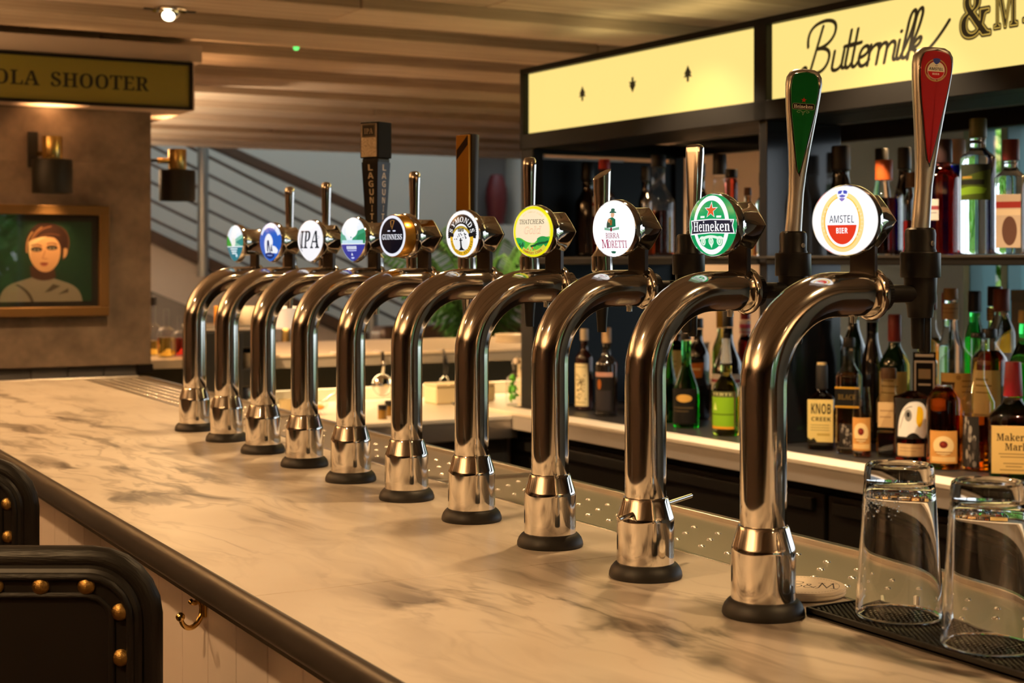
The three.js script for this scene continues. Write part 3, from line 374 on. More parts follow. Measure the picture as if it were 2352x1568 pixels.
function panelGeo(inset, depth) { const s = new THREE.Shape(), P = panelPts.map(([x, y]) => [Math.max(0, x - inset), y + (y < 0.48 ? inset * 2.6 : y > 0.596 ? -inset : 0)]), R = P.map(([x, y]) => new THREE.Vector2(x, y)), Lp = P.slice(1, -1).reverse().map(([x, y]) => new THREE.Vector2(-x, y)); s.moveTo(R[0].x, R[0].y); s.splineThru(R.slice(1)); s.splineThru([...Lp, R[0].clone()]); const g = extrude(s, depth, 0.0008); planarUV(g, 0, 1, -0.0172, 0.0172, 0.470, 0.600); g.rotateY(-Math.PI / 2); return g; }
const panelRim = panelGeo(-0.0014, 0.0012), panelFace = panelGeo(0.0003, 0.0022);
const paddleTex = (kind) => canvasTex(256, 968, (c, w, h) => {
  const g = kind === 'green'; c.fillStyle = g ? '#0d6b2c' : '#a3141a'; c.fillRect(0, 0, w, h);
  if (g) { star(c, 128, 268, 27, '#d9301f'); c.fillStyle = '#2f2a26'; c.beginPath(); c.roundRect(30, 300, 196, 52, 12); c.fill(); c.strokeStyle = '#c9b98a'; c.lineWidth = 3; c.stroke(); word(c, 'Heineken', 128, 327, 'bold 42px serif', '#f4efe0', 172); c.strokeStyle = '#9fb98a'; c.lineWidth = 4; for (const s of [-1, 1]) { c.beginPath(); c.moveTo(128, 380); c.quadraticCurveTo(128 + s * 30, 352, 128 + s * 56, 374); c.quadraticCurveTo(128 + s * 40, 392, 128 + s * 26, 376); c.stroke(); } c.beginPath(); c.moveTo(114, 368); c.quadraticCurveTo(128, 400, 128, 402); c.quadraticCurveTo(130, 398, 142, 368); c.stroke(); }
  else { circ(c, 128, 176, 92, '#b9a25e'); circ(c, 128, 176, 84, '#8d1218'); circ(c, 128, 176, 72, '#e9e2cc'); c.save(); c.beginPath(); c.arc(128, 176, 68, 0, 7); c.clip(); c.fillStyle = '#c4161c'; c.fillRect(40, 186, 180, 90); c.restore(); arcWord(c, 'TRADITION BREWERS', 128, 176, 80, 2.6, 0.5, 'bold 13px sans-serif', '#e9d9a0', true); word(c, 'AMSTEL', 128, 164, 'bold 32px sans-serif', '#1a1a22', 118); word(c, 'BIER', 128, 206, 'bold 22px sans-serif', '#f4efe0', 60); blob(c, 'M98 84 Q128 70 158 84 Q158 116 128 128 Q98 116 98 84Z', '#3a4aa0'); word(c, '1870', 128, 138, 'bold 11px sans-serif', '#5a4a3a'); }
});
// square black handle with stacked lettering on its sides
function blockHandle(t) {
  const lab = canvasTex(128, 512, (c, w, h) => { c.fillStyle = '#0b0a0a'; c.fillRect(0, 0, w, h); 'LAGUNITAS'.split('').forEach((ch, i) => { c.save(); c.translate(64, 36 + i * 54); word(c, ch, 0, 0, 'bold 58px sans-serif', '#d8c8ac', ch === 'I' ? 16 : 46); c.restore(); }); });
  const prism = (y0, y1, a0, a1) => { const gs = []; for (let k = 0; k < 4; k++) { const g = new THREE.BufferGeometry(); g.setAttribute('position', new THREE.Float32BufferAttribute([-a0, y0, a0, a0, y0, a0, a1, y1, a1, -a1, y1, a1], 3)); g.setAttribute('uv', new THREE.Float32BufferAttribute([0, 0, 1, 0, 1, 1, 0, 1], 2)); g.setIndex([0, 1, 2, 0, 2, 3]); g.computeVertexNormals(); g.rotateY(k * Math.PI / 2); gs.push(g); } return merge(gs); };
  const rot = [0, 0.50, 0];
  put(t, 'handle_base', rbox(0.026, 0.02, 0.026, 0.003), blackPlastic, { p: new THREE.Vector3(0, 0.405, 0), r: rot });
  put(t, 'handle', prism(0.41, 0.564, 0.0135, 0.0205), M([1, 1, 1], 0.3, 0, { map: lab }), { r: rot, label: 'tapering black handle with stacked white lettering' });
  put(t, 'handle_neck', rbox(0.040, 0.012, 0.040, 0.003), blackPlastic, { p: new THREE.Vector3(0, 0.566, 0), r: rot });
  const hb = dataTex(128, 128, (u, v) => 0.5 + 0.5 * fbm(u * 9, v * 9, 3), false);
  const head = put(t, 'handle_head', rbox(0.045, 0.072, 0.045, 0.002), M([0.012, 0.010, 0.008], 0.6, 0, { specularIntensity: 0.3 }), { p: new THREE.Vector3(0, 0.608, 0), r: rot });
  put(head, 'hammered_plate', rbox(0.003, 0.066, 0.039, 0.001), M([0.55, 0.45, 0.33], 0.28, 1, { bumpMap: hb, bumpScale: 0.004 }), { p: new THREE.Vector3(-0.0225, -0.001, 0) });
  put(head, 'name_plate', planarUV(rbox(0.002, 0.026, 0.034, 0.0006), 2, 1, -0.017, 0.017, -0.013, 0.013), M([1, 1, 1], 0.4, 0.3, { map: canvasTex(128, 96, (c) => { c.fillStyle = '#2a221a'; c.fillRect(0, 0, 128, 96); c.strokeStyle = '#8d7c63'; c.lineWidth = 4; c.strokeRect(6, 6, 116, 84); word(c, 'IPA', 64, 52, 'bold 54px serif', '#a08d70', 84); }) }), { p: new THREE.Vector3(-0.0236, 0.018, 0) });
}
const TAPS = [ // L, lens yaw, label
  [3.236, 10, 'farthest chrome swan-neck beer tap, lens with green and blue scene'],
  [3.017, 17, 'chrome beer tap with blue lens showing white shapes, second farthest'],
  [2.797, 20, 'chrome beer tap with white lens lettered IPA in black and square black handle'],
  [2.577, 15, 'chrome beer tap with lens of green hills over a purple band'],
  [2.363, 15, 'chrome beer tap with black lens and gold drum, gold-faced black handle'],
  [2.141, 17, 'chrome beer tap with white lens showing a black tree and yellow arc'],
  [1.922, 21, 'chrome beer tap with yellow-rimmed cream and green cider lens, slant-cut handle'],
  [1.701, 16, 'chrome beer tap with white lens of a seated figure, faceted chrome handle'],
  [1.480, 13, 'chrome beer tap with green lens, red star and green teardrop handle'],
  [1.261, 25, 'nearest chrome beer tap, white lens with red half disc, red teardrop handle'],
];
const TAPX = 0.99;
const brushed = dataTex(256, 4, (u) => 0.5 + 0.3 * n2(u * 40, 3.3) + 0.2 * n2(u * 110, 8.1), false);
const pipeM = satin.clone(); pipeM.bumpMap = brushed; pipeM.bumpScale = 0.00003;
TAPS.forEach(([L, yaw, label], i) => {
  const t = thing('beer_tap', label, 'beer tap', { p: V(TAPX, BAR, L), group: 'row of chrome swan-neck beer taps' });
  put(t, 'base_flange', G.flange, rubber, { label: 'black rubber base ring' });
  put(t, 'base_collar', G.collar, chrome); put(t, 'pipe', G.pipe, pipeM); put(t, 'end_ring', G.endRing, chrome); put(t, 'set_screw', G.setScrew, steel);
  const y = yaw * Math.PI / 180, c = Math.cos(y), s = Math.sin(y), pointed = i < 4 ? 1 : 0;
  // lens unit: axis (c,0,-s), mounted on the bracket above the end of the arm
  const bx = 0.136, face = new THREE.Vector3(bx - 0.048 * c, 0.4095, 0.048 * s);
  put(t, 'bracket', G.bracket, darkMetal, { p: new THREE.Vector3(bx, ARM + 0.012, 0), r: [0, y, 0], label: 'flat dark bracket' });
  const h = put(t, 'lens_housing', HOUSE[pointed], chrome, { p: face, r: [0, y, 0] });
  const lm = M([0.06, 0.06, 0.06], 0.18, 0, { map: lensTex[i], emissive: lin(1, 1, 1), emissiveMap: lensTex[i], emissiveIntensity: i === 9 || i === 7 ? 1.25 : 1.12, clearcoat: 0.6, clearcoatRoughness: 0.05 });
  if (i === 4) {
    put(h, 'lens_drum', (() => { const g = lathe([[0.0362, 0], [0.0362, 0.021], [0.0352, 0.0225], [0.033, 0.0225]], 56); g.rotateZ(Math.PI / 2); return g; })(), M([0.62, 0.34, 0.06], 0.24, 0.85));
    put(h, 'lens_face', lensFace(0, 0.002, 0.0345).translate(-0.0215, 0, 0), lm);
  } else put(h, 'lens_face', FACE[pointed], lm);
  const fc = face.clone().add(new THREE.Vector3(TAPX, BAR, -L)), tw = new THREE.Vector3(-c, 0, s);
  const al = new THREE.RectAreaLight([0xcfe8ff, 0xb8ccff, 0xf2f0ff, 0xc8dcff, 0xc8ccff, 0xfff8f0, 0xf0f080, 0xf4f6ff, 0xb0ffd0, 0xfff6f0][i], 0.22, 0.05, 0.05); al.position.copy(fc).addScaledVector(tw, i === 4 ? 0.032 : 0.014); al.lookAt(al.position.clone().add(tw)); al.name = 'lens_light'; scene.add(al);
  if (i === 8) put(t, 'locking_pin', tube([new THREE.Vector3(-0.058, 0.076, 0.032), new THREE.Vector3(0.114, 0.076, -0.07)], 0.003, 12), chrome);
  // valve, spout and handle
  const vx = i === 2 ? 0.236 : 0.218, black = i >= 7;
  put(t, 'stem_nut', G.stem.nut, black ? blackPlastic : chrome); put(t, 'stem', G.stem.pin, black ? blackPlastic : chrome);
  const vp = { p: new THREE.Vector3(vx, 0, 0) };
  if (black) { const b = put(t, 'valve_body', BV.body, blackPlastic, vp); put(t, 'valve_ring', BV.ring, blackPlastic, vp); const cp = put(t, 'valve_cap', BV.cap, blackPlastic, vp); put(t, 'spout', BV.spout, blackPlastic, vp); put(cp, 'cap_eyelet', BV.eyelet, steel, { r: [0, 0.1, 0] }); }
  else if (i === 5 || i === 6 || i === 3) { put(t, 'valve_body', chromeTop, chrome, vp); put(t, 'spout', blackSpout, blackPlastic, vp); }
  else put(t, 'valve_body', chromeValve, chrome, vp);
  if (i === 2) { const hold = new THREE.Group(); blockHandle(hold); for (const m of [...hold.children]) { m.position.x += vx; t.add(m); } }
  else if (i === 4) {
    const half = loft([[0.394, 0.010, 0.013], [0.41, 0.0105, 0.0145], [0.583, 0.012, 0.018], [0.587, 0.0116, 0.0176], [0.5885, 0.009, 0.014]].map(([yy, a, b]) => ring(40, (q) => { const x = a * 1.6 * Math.cos(q) + 0.004; return new THREE.Vector3(Math.max(x, -0.004), yy, -b * Math.sin(q)); })), 0.5);
    put(t, 'handle', half, blackPlastic, { p: new THREE.Vector3(vx, 0, 0), r: [0, 0.35, 0], label: 'black rounded handle' });
    const strip = planarUV(rbox(0.007, 0.188, 0.030, 0.0012), 2, 1, -0.015, 0.015, -0.094, 0.094);
    put(t, 'handle_face', strip, M([1, 1, 1], 0.3, 0.75, { map: canvasTex(64, 400, (g) => { g.fillStyle = '#a8741f'; g.fillRect(0, 0, 64, 400); g.strokeStyle = '#2a1a08'; g.lineWidth = 3; for (let k = 0; k < 9; k++) { g.beginPath(); g.moveTo(4, 8 + k * 6 + 50 - k * 2); g.lineTo(60, 4 + k * 4); g.stroke(); } }) }), { p: new THREE.Vector3(vx - 0.0068, 0.4925, 0), r: [0, 0.35, 0], label: 'flat gold face of the handle' });
  } else if (i === 6) put(t, 'handle', slantHandle(), chrome, { ...vp, label: 'chrome handle with slant-cut top' });
  else if (i === 7) {
    const hd = put(t, 'handle', facetHandle(), chrome, { p: vp.p, r: [0, 0.45, -0.035] });
    put(hd, 'handle_emblem', planarUV(extrude((() => { const q = new THREE.Shape(); q.absellipse(0, 0, 0.0046, 0.0068, 0, 6.2832); return q; })(), 0.0006, 0.0002), 0, 1, -0.0046, 0.0046, -0.0068, 0.0068).rotateY(-Math.PI / 2), M([1, 1, 1], 0.35, 0.4, { map: canvasTex(64, 96, (g) => { g.fillStyle = '#b09a6a'; g.fillRect(0, 0, 64, 96); g.lineWidth = 5; ell(g, 32, 48, 27, 42, null, '#3a3020', 5); ell(g, 32, 36, 12, 13, '#2a3a2a'); poly(g, [[14, 78], [50, 78], [44, 48], [20, 48]], '#5a3a28'); }) }), { p: new THREE.Vector3(-0.0087, 0.512, 0) });
  } else if (i >= 8) {
    const hd = put(t, 'handle', paddleBody, M([0.78, 0.755, 0.72], 0.34, 1), { p: new THREE.Vector3(vx, 0, 0), label: 'silver teardrop handle' });
    const turn = new THREE.Quaternion().setFromAxisAngle(new THREE.Vector3(0, 1, 0), i === 9 ? 1.12 : 1.0), lean = new THREE.Quaternion().setFromAxisAngle(new THREE.Vector3(-0.69, 0, 0.72), -0.07); hd.quaternion.copy(lean).multiply(turn); hd.position.add(new THREE.Vector3(0, 0.4, 0).sub(new THREE.Vector3(0, 0.4, 0).applyQuaternion(lean)));
    put(hd, 'panel_rim', panelRim, chrome, { p: new THREE.Vector3(-0.0105, 0, 0) });
    put(hd, 'panel', panelFace, M([1, 1, 1], 0.25, 0, { map: paddleTex(i === 8 ? 'green' : 'red'), clearcoat: 1, clearcoatRoughness: 0.04 }), { p: new THREE.Vector3(-0.0112, 0, 0), label: i === 8 ? 'glossy green emblem panel' : 'glossy red emblem panel' });
  } else put(t, 'handle', chromeHandle, chrome, vp);
});
// ---------- bar runner, glasses, coasters ----------
{
  const t = thing('bar_mat', 'black rubber bar runner with a studded surface under the upturned glasses', 'bar mat');
  const x0 = 1.026, x1 = 1.124, l0 = 0.55, l1 = 1.237;
  put(t, 'mat_base', ext(x0, x1, BAR + 0.0001, BAR + 0.0055, l0, l1, 0.0012), rubber);
  const w = 0.0035; put(t, 'mat_rim', merge(ext(x0, x0 + w, BAR + 0.001, BAR + 0.0092, l0, l1, 0.0012), ext(x1 - w, x1, BAR + 0.001, BAR + 0.0092, l0, l1, 0.0012), ext(x0, x1, BAR + 0.001, BAR + 0.0092, l1 - w, l1, 0.0012), ext(x0, x1, BAR + 0.001, BAR + 0.0092, l0, l0 + w, 0.0012)), rubber);
  const nub = cyl(0.0015, 0.002, 0.0034, 6), N = []; let k = 0;
  for (let l = 0.80; l < l1 - 0.006; l += 0.0046, k++) for (let x = x0 + 0.0065 + (k % 2) * 0.0027; x < x1 - 0.006; x += 0.0054) N.push([x, l]);
  const m = new THREE.InstancedMesh(nub, M([0.02, 0.019, 0.018], 0.38), N.length), o = new THREE.Matrix4();
  N.forEach(([x, l], i) => m.setMatrixAt(i, o.makeTranslation(x, BAR + 0.0071, -l))); m.name = 'mat_studs'; m.userData.kind = 'stuff'; shade(m); t.add(m);
}
{
  const gm = M([1, 1, 1], 0.0, 0, { transmission: 1, thickness: 0.004, ior: 1.5 });
  // upturned conical pint glass: mouth down on the mat, thick foot on top
  const H = 0.1535, prof = [[0.0415, 0.0012], [0.0424, 0.0], [0.0436, 0.0008], [0.0440, 0.003], [0.0432, 0.012], [0.0362, 0.118], [0.0352, 0.131], [0.0346, 0.135], [0.0350, 0.139], [0.0346, 0.147], [0.0336, 0.1515], [0.0312, H], [0.029, 0.1532], [0.0262, 0.1508], [0.0001, 0.1500], [0.0001, 0.1365], [0.018, 0.1362], [0.029, 0.134], [0.0324, 0.128], [0.0334, 0.118], [0.0404, 0.012], [0.0412, 0.004], [0.0415, 0.0012]].reverse();
  const g = lathe(prof.map(([r, y]) => [r, y]).reverse(), 72);
  const A = solo('pint_glass', 'upturned clear pint glass on the black bar mat next to the coasters, with droplets inside', 'glass', g, gm, { p: V(1.083, BAR + 0.0090, 1.160), group: 'upturned pint glasses' });
  const B = solo('pint_glass', 'nearer upturned clear pint glass on the bar mat, cut by the picture edge', 'glass', g, gm, { p: V(1.071, BAR + 0.0090, 1.029), group: 'upturned pint glasses' });
  // condensation drops inside the first glass
  const dg = new THREE.SphereGeometry(1, 8, 6), ds = []; for (let i = 0; i < 120; i++) { const y = 0.098 + 0.026 * Math.pow(rnd(), 0.6), r = 0.0412 - (y - 0.004) * 0.0684 - 0.0004, a = 2.2 + rnd() * 2.6, s = 0.0004 + rnd() * rnd() * 0.0014; ds.push(dg.clone().scale(s, s * 1.2, s).translate(r * Math.cos(a), y, r * Math.sin(a))); }
  put(A, 'water_drops', merge(ds), M([1, 1, 1], 0, 0, { transmission: 1, thickness: 0.002, ior: 1.33 }), { kind: 'stuff' });
}
{
  const print = canvasTex(512, 512, (c) => {
    c.fillStyle = '#f1e6d4'; c.fillRect(0, 0, 512, 512); c.strokeStyle = '#6b5f52'; c.lineWidth = 4; c.setLineDash([12, 9]); c.beginPath(); c.arc(256, 256, 222, 0, 7); c.stroke(); c.setLineDash([]); c.strokeStyle = '#2b2622'; c.lineWidth = 7; c.lineCap = 'round';
    c.stroke(new Path2D('M150 330 Q120 360 96 330 M190 180 L150 330 M150 220 Q120 170 200 160 Q280 158 262 206 Q244 244 180 246 Q280 246 252 304 Q220 350 160 330'));
    c.stroke(new Path2D('M282 330 Q250 300 300 262 Q322 232 300 226 Q276 228 296 264 L330 330 M340 290 Q326 330 282 330'));
    c.stroke(new Path2D('M340 340 Q356 330 360 300 L376 190 L404 320 L440 190 L446 330 M356 190 L392 190 M428 190 L462 190 M430 332 L466 332'));
  });
  const edge = M([0.80, 0.72, 0.6], 0.8), g = cyl(0.047, 0.047, 0.0016, 56);
  for (let i = 0; i < 5; i++) {
    const a = (rnd() - 0.5) * 0.5, o = i === 4 ? [0.0, 0.0] : [(rnd() - 0.5) * 0.0025, (rnd() - 0.5) * 0.0025], mats = [edge, M([1, 1, 1], 0.75, 0, { map: print }), edge];
    solo('coaster', ['lowest round cream card coaster in the stack behind the nearest tap', 'second coaster from the bottom in the stack behind the nearest tap', 'middle round card coaster in the stack behind the nearest tap', 'round card coaster just under the top one of the stack', 'topmost round cream coaster with dark monogram and dashed ring'][i], 'coaster', g, mats, { p: V(1.086 + o[0], BAR + 0.0034 + i * 0.00172, 1.316 + o[1]), r: [0, i === 4 ? 0.85 : a, 0], group: 'stack of coasters' });
  }
}
// ---------- bar stools ----------
{
  const leather = M([0.008, 0.0066, 0.0055], 0.46, 0, { specularIntensity: 0.6, bumpMap: dataTex(256, 256, (u, v) => 0.5 + 0.4 * fbm(u * 30, v * 30, 4), false), bumpScale: 0.0006 }), studM = M([0.42, 0.26, 0.08], 0.32, 1, { bumpMap: dataTex(64, 64, () => rnd(), false), bumpScale: 0.0004 }), wood = M([0.03, 0.02, 0.013], 0.4);
  const W2 = 0.42, HB = 0.46, R = 0.075;
  const outline = (inset, n = 96) => { const s = rrShape(W2 - 2 * inset, HB - 2 * inset, Math.max(0.01, R - inset)); return s.getSpacedPoints(n).map((p) => new THREE.Vector3(p.x, p.y, 0)); };
  const hoop = (inset, r, z) => { const p = outline(inset).map((v) => v.setZ(z)); p.push(p[1].clone()); return tube(p, r, 14, false); };
  const pad = extrude(rrShape(W2 - 0.03, HB - 0.03, R - 0.015), 0.03, 0.012, 4).translate(0, 0, -0.015);
  const stool = (label, X, L, yaw, topY) => {
    const t = thing('bar_stool', label, 'bar stool', { p: V(X, 0, L), r: [0, yaw, 0], group: 'studded leather bar stools' });
    const cy = topY - HB / 2;
    const b = put(t, 'backrest', pad, leather, { p: new THREE.Vector3(0, cy, 0) });
    put(b, 'rolled_edge', hoop(0.012, 0.0155, 0.003), leather); put(b, 'welt', hoop(0.027, 0.0042, 0.0275), leather); put(b, 'welt', hoop(0.047, 0.0036, 0.0275), leather);
    const stud = lathe([[0.0096, 0], [0.0092, 0.0022], [0.0070, 0.0048], [0.0035, 0.0064], [0.00001, 0.0068]], 20).rotateX(Math.PI / 2);
    const path = rrShape(W2 - 0.074, HB - 0.074, R - 0.037).getSpacedPoints(28);
    for (let i = 0; i < 28; i++) put(b, 'stud', stud, studM, { p: new THREE.Vector3(path[i].x, path[i].y, 0.0268) });
    put(t, 'seat', lathe([[0.00001, -0.045], [0.15, -0.045], [0.168, -0.03], [0.17, 0.02], [0.155, 0.04], [0.00001, 0.047]], 36), leather, { p: new THREE.Vector3(0, cy - HB / 2 + 0.02, -0.185) });
    for (const [x, z] of [[-0.11, -0.08], [0.11, -0.08], [-0.11, -0.29], [0.11, -0.29]]) put(t, 'leg', cyl(0.018, 0.014, cy - HB / 2, 14), wood, { p: new THREE.Vector3(x, (cy - HB / 2) / 2, z) });
    put(t, 'footrest', merge(cyl(0.008, 0.008, 0.22, 12).rotateZ(Math.PI / 2).translate(0, 0.22, -0.08), cyl(0.008, 0.008, 0.22, 12).rotateZ(Math.PI / 2).translate(0, 0.22, -0.29)), brass);
  };
  const yaw = -28.77 * Math.PI / 180;
  stool('nearest black leather bar stool with brass studs round its back, beside the bar rail', 0.289, 1.775, yaw, 1.128);
  stool('farther black leather bar stool with brass studs, half out of the picture beside the rail', 0.306, 2.515, yaw, 1.142);
}
// ---------- back bar unit ----------
// own frame: origin at the far front corner of its counter, s towards the camera, d away from the bartender
const DEL = 1.8 * Math.PI / 180, BBX = 2.5, BBL = 4.5, CTOP = 0.952, SHELF = 1.462;
const bb = (s, d, y = 0) => V(BBX + s * Math.sin(DEL) + d * Math.cos(DEL), y, BBL - s * Math.cos(DEL) + d * Math.sin(DEL));
const BROT = [0, DEL, 0];                              // local +z = s, local +x = d
const ebb = (d0, d1, y0, y1, s0, s1, r) => { const g = r ? rbox(d1 - d0, y1 - y0, s1 - s0, r) : box(d1 - d0, y1 - y0, s1 - s0); return g.translate((d0 + d1) / 2, (y0 + y1) / 2, (s0 + s1) / 2); };
const bbThing = (name, label, cat, opts = {}) => thing(name, label, cat, { p: bb(0, 0, 0), r: BROT, ...opts });
{
  const t = bbThing('back_counter', 'dark back counter with a pale stone edge under the rows of bottles', 'counter');
  put(t, 'worktop', ebb(0.0, 0.74, 0.918, CTOP, -0.06, 3.2, 0.002), M([0.022, 0.02, 0.019], 0.4, 0, { specularIntensity: 0.6 }), { label: 'dark worktop' });
  put(t, 'edge_strip', ebb(-0.088, -0.0005, CTOP - 0.012, CTOP + 0.0005, -0.065, 3.2, 0.002), M([0.66, 0.58, 0.47], 0.4), { label: 'edge strip with overhead light put into its pale colour' }); put(t, 'edge_fascia', ebb(-0.086, -0.001, 0.895, CTOP - 0.0125, -0.065, 3.2, 0.002), M([0.34, 0.31, 0.28], 0.5), { label: 'front face of the edge with shade put into its grey' });  // one stone edge: top coloured pale as lit, front coloured grey as shaded
  put(t, 'side_panel', ebb(-0.045, 0.7, 0.02, 0.894, -0.06, -0.025, 0.002), M([0.33, 0.30, 0.27], 0.5));
  put(t, 'carcass', ebb(0.0, 0.7, 0.05, 0.893, -0.02, 3.2), blackPaint);
  const front = M([0.008, 0.0075, 0.0072], 0.45, 0, { specularIntensity: 0.5 }), knob = M([0.5, 0.36, 0.2], 0.25, 1);
  for (let i = 0; i < 4; i++) for (let k = 0; k < 2; k++) {
    const s0 = -0.01 + i * 0.78, y1 = 0.865 - k * 0.40, y0 = k ? 0.08 : y1 - 0.36;
    const d = put(t, 'drawer', ebb(-0.03, -0.001, y0, y1, s0, s0 + 0.765, 0.004), front);
    put(d, 'drawer_lip', ebb(-0.046, -0.028, y1 - 0.045, y1 - 0.012, s0 + 0.03, s0 + 0.735, 0.004), front);
    put(d, 'drawer_knob', new THREE.SphereGeometry(0.012, 18, 12).translate(-0.05, y1 - 0.14, s0 + 0.55), knob);
  }
  put(t, 'upstand', ebb(0.705, 0.735, CTOP, 1.015, -0.05, 3.2), blackPaint); put(t, 'upstand_cap', ebb(0.695, 0.74, 1.015, 1.03, -0.05, 3.2, 0.002), M([0.62, 0.58, 0.58], 0.4));
}
// shelf frame over the counter
{
  const t = bbThing('bottle_shelf', 'black shelf frame over the back counter holding a row of bottles', 'shelf');
  const bp = M([0.007, 0.0065, 0.006], 0.5, 0, { specularIntensity: 0.35 });
  put(t, 'front_post', ebb(0.035, 0.075, CTOP + 0.001, 1.827, -0.05, 0.03, 0.002), bp); put(t, 'rear_post', ebb(0.66, 0.70, CTOP + 0.001, 1.87, -0.05, -0.01, 0.002), bp);
  put(t, 'side_panel', ebb(0.076, 0.659, CTOP + 0.001, 1.80, -0.045, -0.025), M([0.008, 0.013, 0.018], 0.45, 0, { specularIntensity: 0.4 }), { label: 'dark blue grey side panel' });
  put(t, 'side_rail', ebb(0.076, 0.66, 1.815, 1.865, -0.05, -0.012, 0.002), bp);
  put(t, 'rear_rail', ebb(0.66, 0.70, 1.82, 1.872, -0.01, 3.2, 0.002), bp);
  put(t, 'divider', ebb(0.035, 0.30, CTOP + 0.001, 1.827, 1.206, 1.238, 0.002), M([0.012, 0.012, 0.013], 0.1));
  put(t, 'shelf_board', ebb(0.03, 0.66, SHELF - 0.024, SHELF, -0.012, 1.205, 0.002), bp); put(t, 'shelf_board', ebb(0.03, 0.66, SHELF - 0.024, SHELF, 1.239, 3.2, 0.002), bp);
  put(t, 'shelf_edge', ebb(0.028, 0.0299, SHELF - 0.006, SHELF - 0.001, -0.012, 3.2), M([0.03, 0.026, 0.022], 0.4));
  put(t, 'rail_strip', ebb(0.10, 0.44, 1.797, 1.804, -0.024, -0.018), M([0.62, 0.64, 0.66], 0.4), { label: 'thin pale strip under the side rail' });
}
// illuminated fascia signs
const INK = '#2c2415';
function signBase(c, w, h) { c.fillStyle = '#ffe994'; c.fillRect(0, 0, w, h); }
const GLY = { u: ['M0,-50 L0,-14 Q0,0 14,0 Q30,0 36,-16 M36,-50 L36,-12 Q38,0 50,-4', 50], t: ['M0,-98 L0,-14 Q2,0 12,-2 Q18,-4 22,-12 M-16,-58 L22,-62', 24], e: ['M0,-22 Q28,-26 30,-40 Q28,-52 16,-50 Q0,-46 0,-22 Q2,0 18,0 Q30,-2 38,-14', 36], r: ['M0,-50 L0,0 M0,-32 Q10,-52 26,-50 L30,-42', 32], m: ['M0,-50 L0,0 M0,-34 Q8,-52 20,-50 Q28,-48 28,-34 L28,0 M28,-34 Q36,-52 48,-50 Q56,-48 56,-34 L56,-12 Q58,0 68,-6', 68], i: ['M0,-50 L0,-12 Q2,0 14,-6 M0,-72 L1,-72', 18], l: ['M-4,-10 Q22,-66 22,-104 Q20,-122 12,-118 Q2,-112 2,-80 L0,-12 Q2,0 16,-6', 22], k: ['M-4,-10 Q22,-70 22,-108 Q20,-124 12,-120 Q2,-114 2,-84 L0,0 M2,-20 Q26,-60 34,-46 Q34,-28 6,-24 Q24,-22 28,-8 Q34,6 58,-10 Q90,-34 116,-78', 50], B: ['M24,-122 L6,-14 Q-4,22 -30,14 Q-46,2 -28,-16 Q-18,-24 -12,-14 M-22,-74 Q-44,-132 30,-136 Q84,-134 74,-96 Q62,-68 18,-64 Q80,-66 68,-24 Q54,10 0,-4', 88] };
function script(c, text, x, y, sc, lw) { c.save(); c.translate(x, y); c.transform(1, 0, -0.28, 1, 0, 0); c.scale(sc, sc); c.strokeStyle = INK; c.lineWidth = lw / sc; c.lineCap = c.lineJoin = 'round'; for (const ch of text) { const [d, w] = GLY[ch]; c.stroke(new Path2D(d)); c.translate(w, 0); } c.restore(); }
const sign1 = canvasTex(1212, 205, (c, w, h) => { signBase(c, w, h); for (const [s, y, f] of [[0.332, 1.986, 1], [0.612, 1.988, -1], [0.89, 1.991, 1]]) { c.save(); c.translate(s * 1000, (2.084 - y) * 1000); c.scale(1.5, 1.15 * f); c.fillStyle = INK; c.fill(new Path2D('M0 -22 L5 -12 L12 0 L7 -1 L13 9 L4 7 L3 20 L-3 20 L-4 7 L-13 9 L-7 -1 L-12 0 L-5 -12 Z')); c.restore(); } });
const sign2 = canvasTex(2048, 364, (c, w, h) => {
  signBase(c, w, h); const px = 2048 / 1.155; script(c, 'Buttermilk', 255, 266, 1.72, 17);
  c.lineJoin = 'round'; const out = (s, x, y, f, wd) => { c.save(); c.translate(x, y); c.font = f; c.textAlign = 'center'; c.textBaseline = 'alphabetic'; c.scale(wd / c.measureText(s).width, 1); c.lineWidth = 20; c.strokeStyle = INK; c.strokeText(s, 0, 0); c.lineWidth = 5; c.strokeStyle = '#a98c3c'; c.strokeText(s, 0, 0); c.fillStyle = INK; c.fillText(s, 0, 0); c.lineWidth = 4; c.strokeStyle = '#d9b95a'; c.strokeText(s, 0, 0); c.restore(); };
  out('&', 1250, 216, 'bold 250px serif', 168); out('M', 1410, 198, '235px serif', 128); out('A', 1562, 190, '235px serif', 128);
});
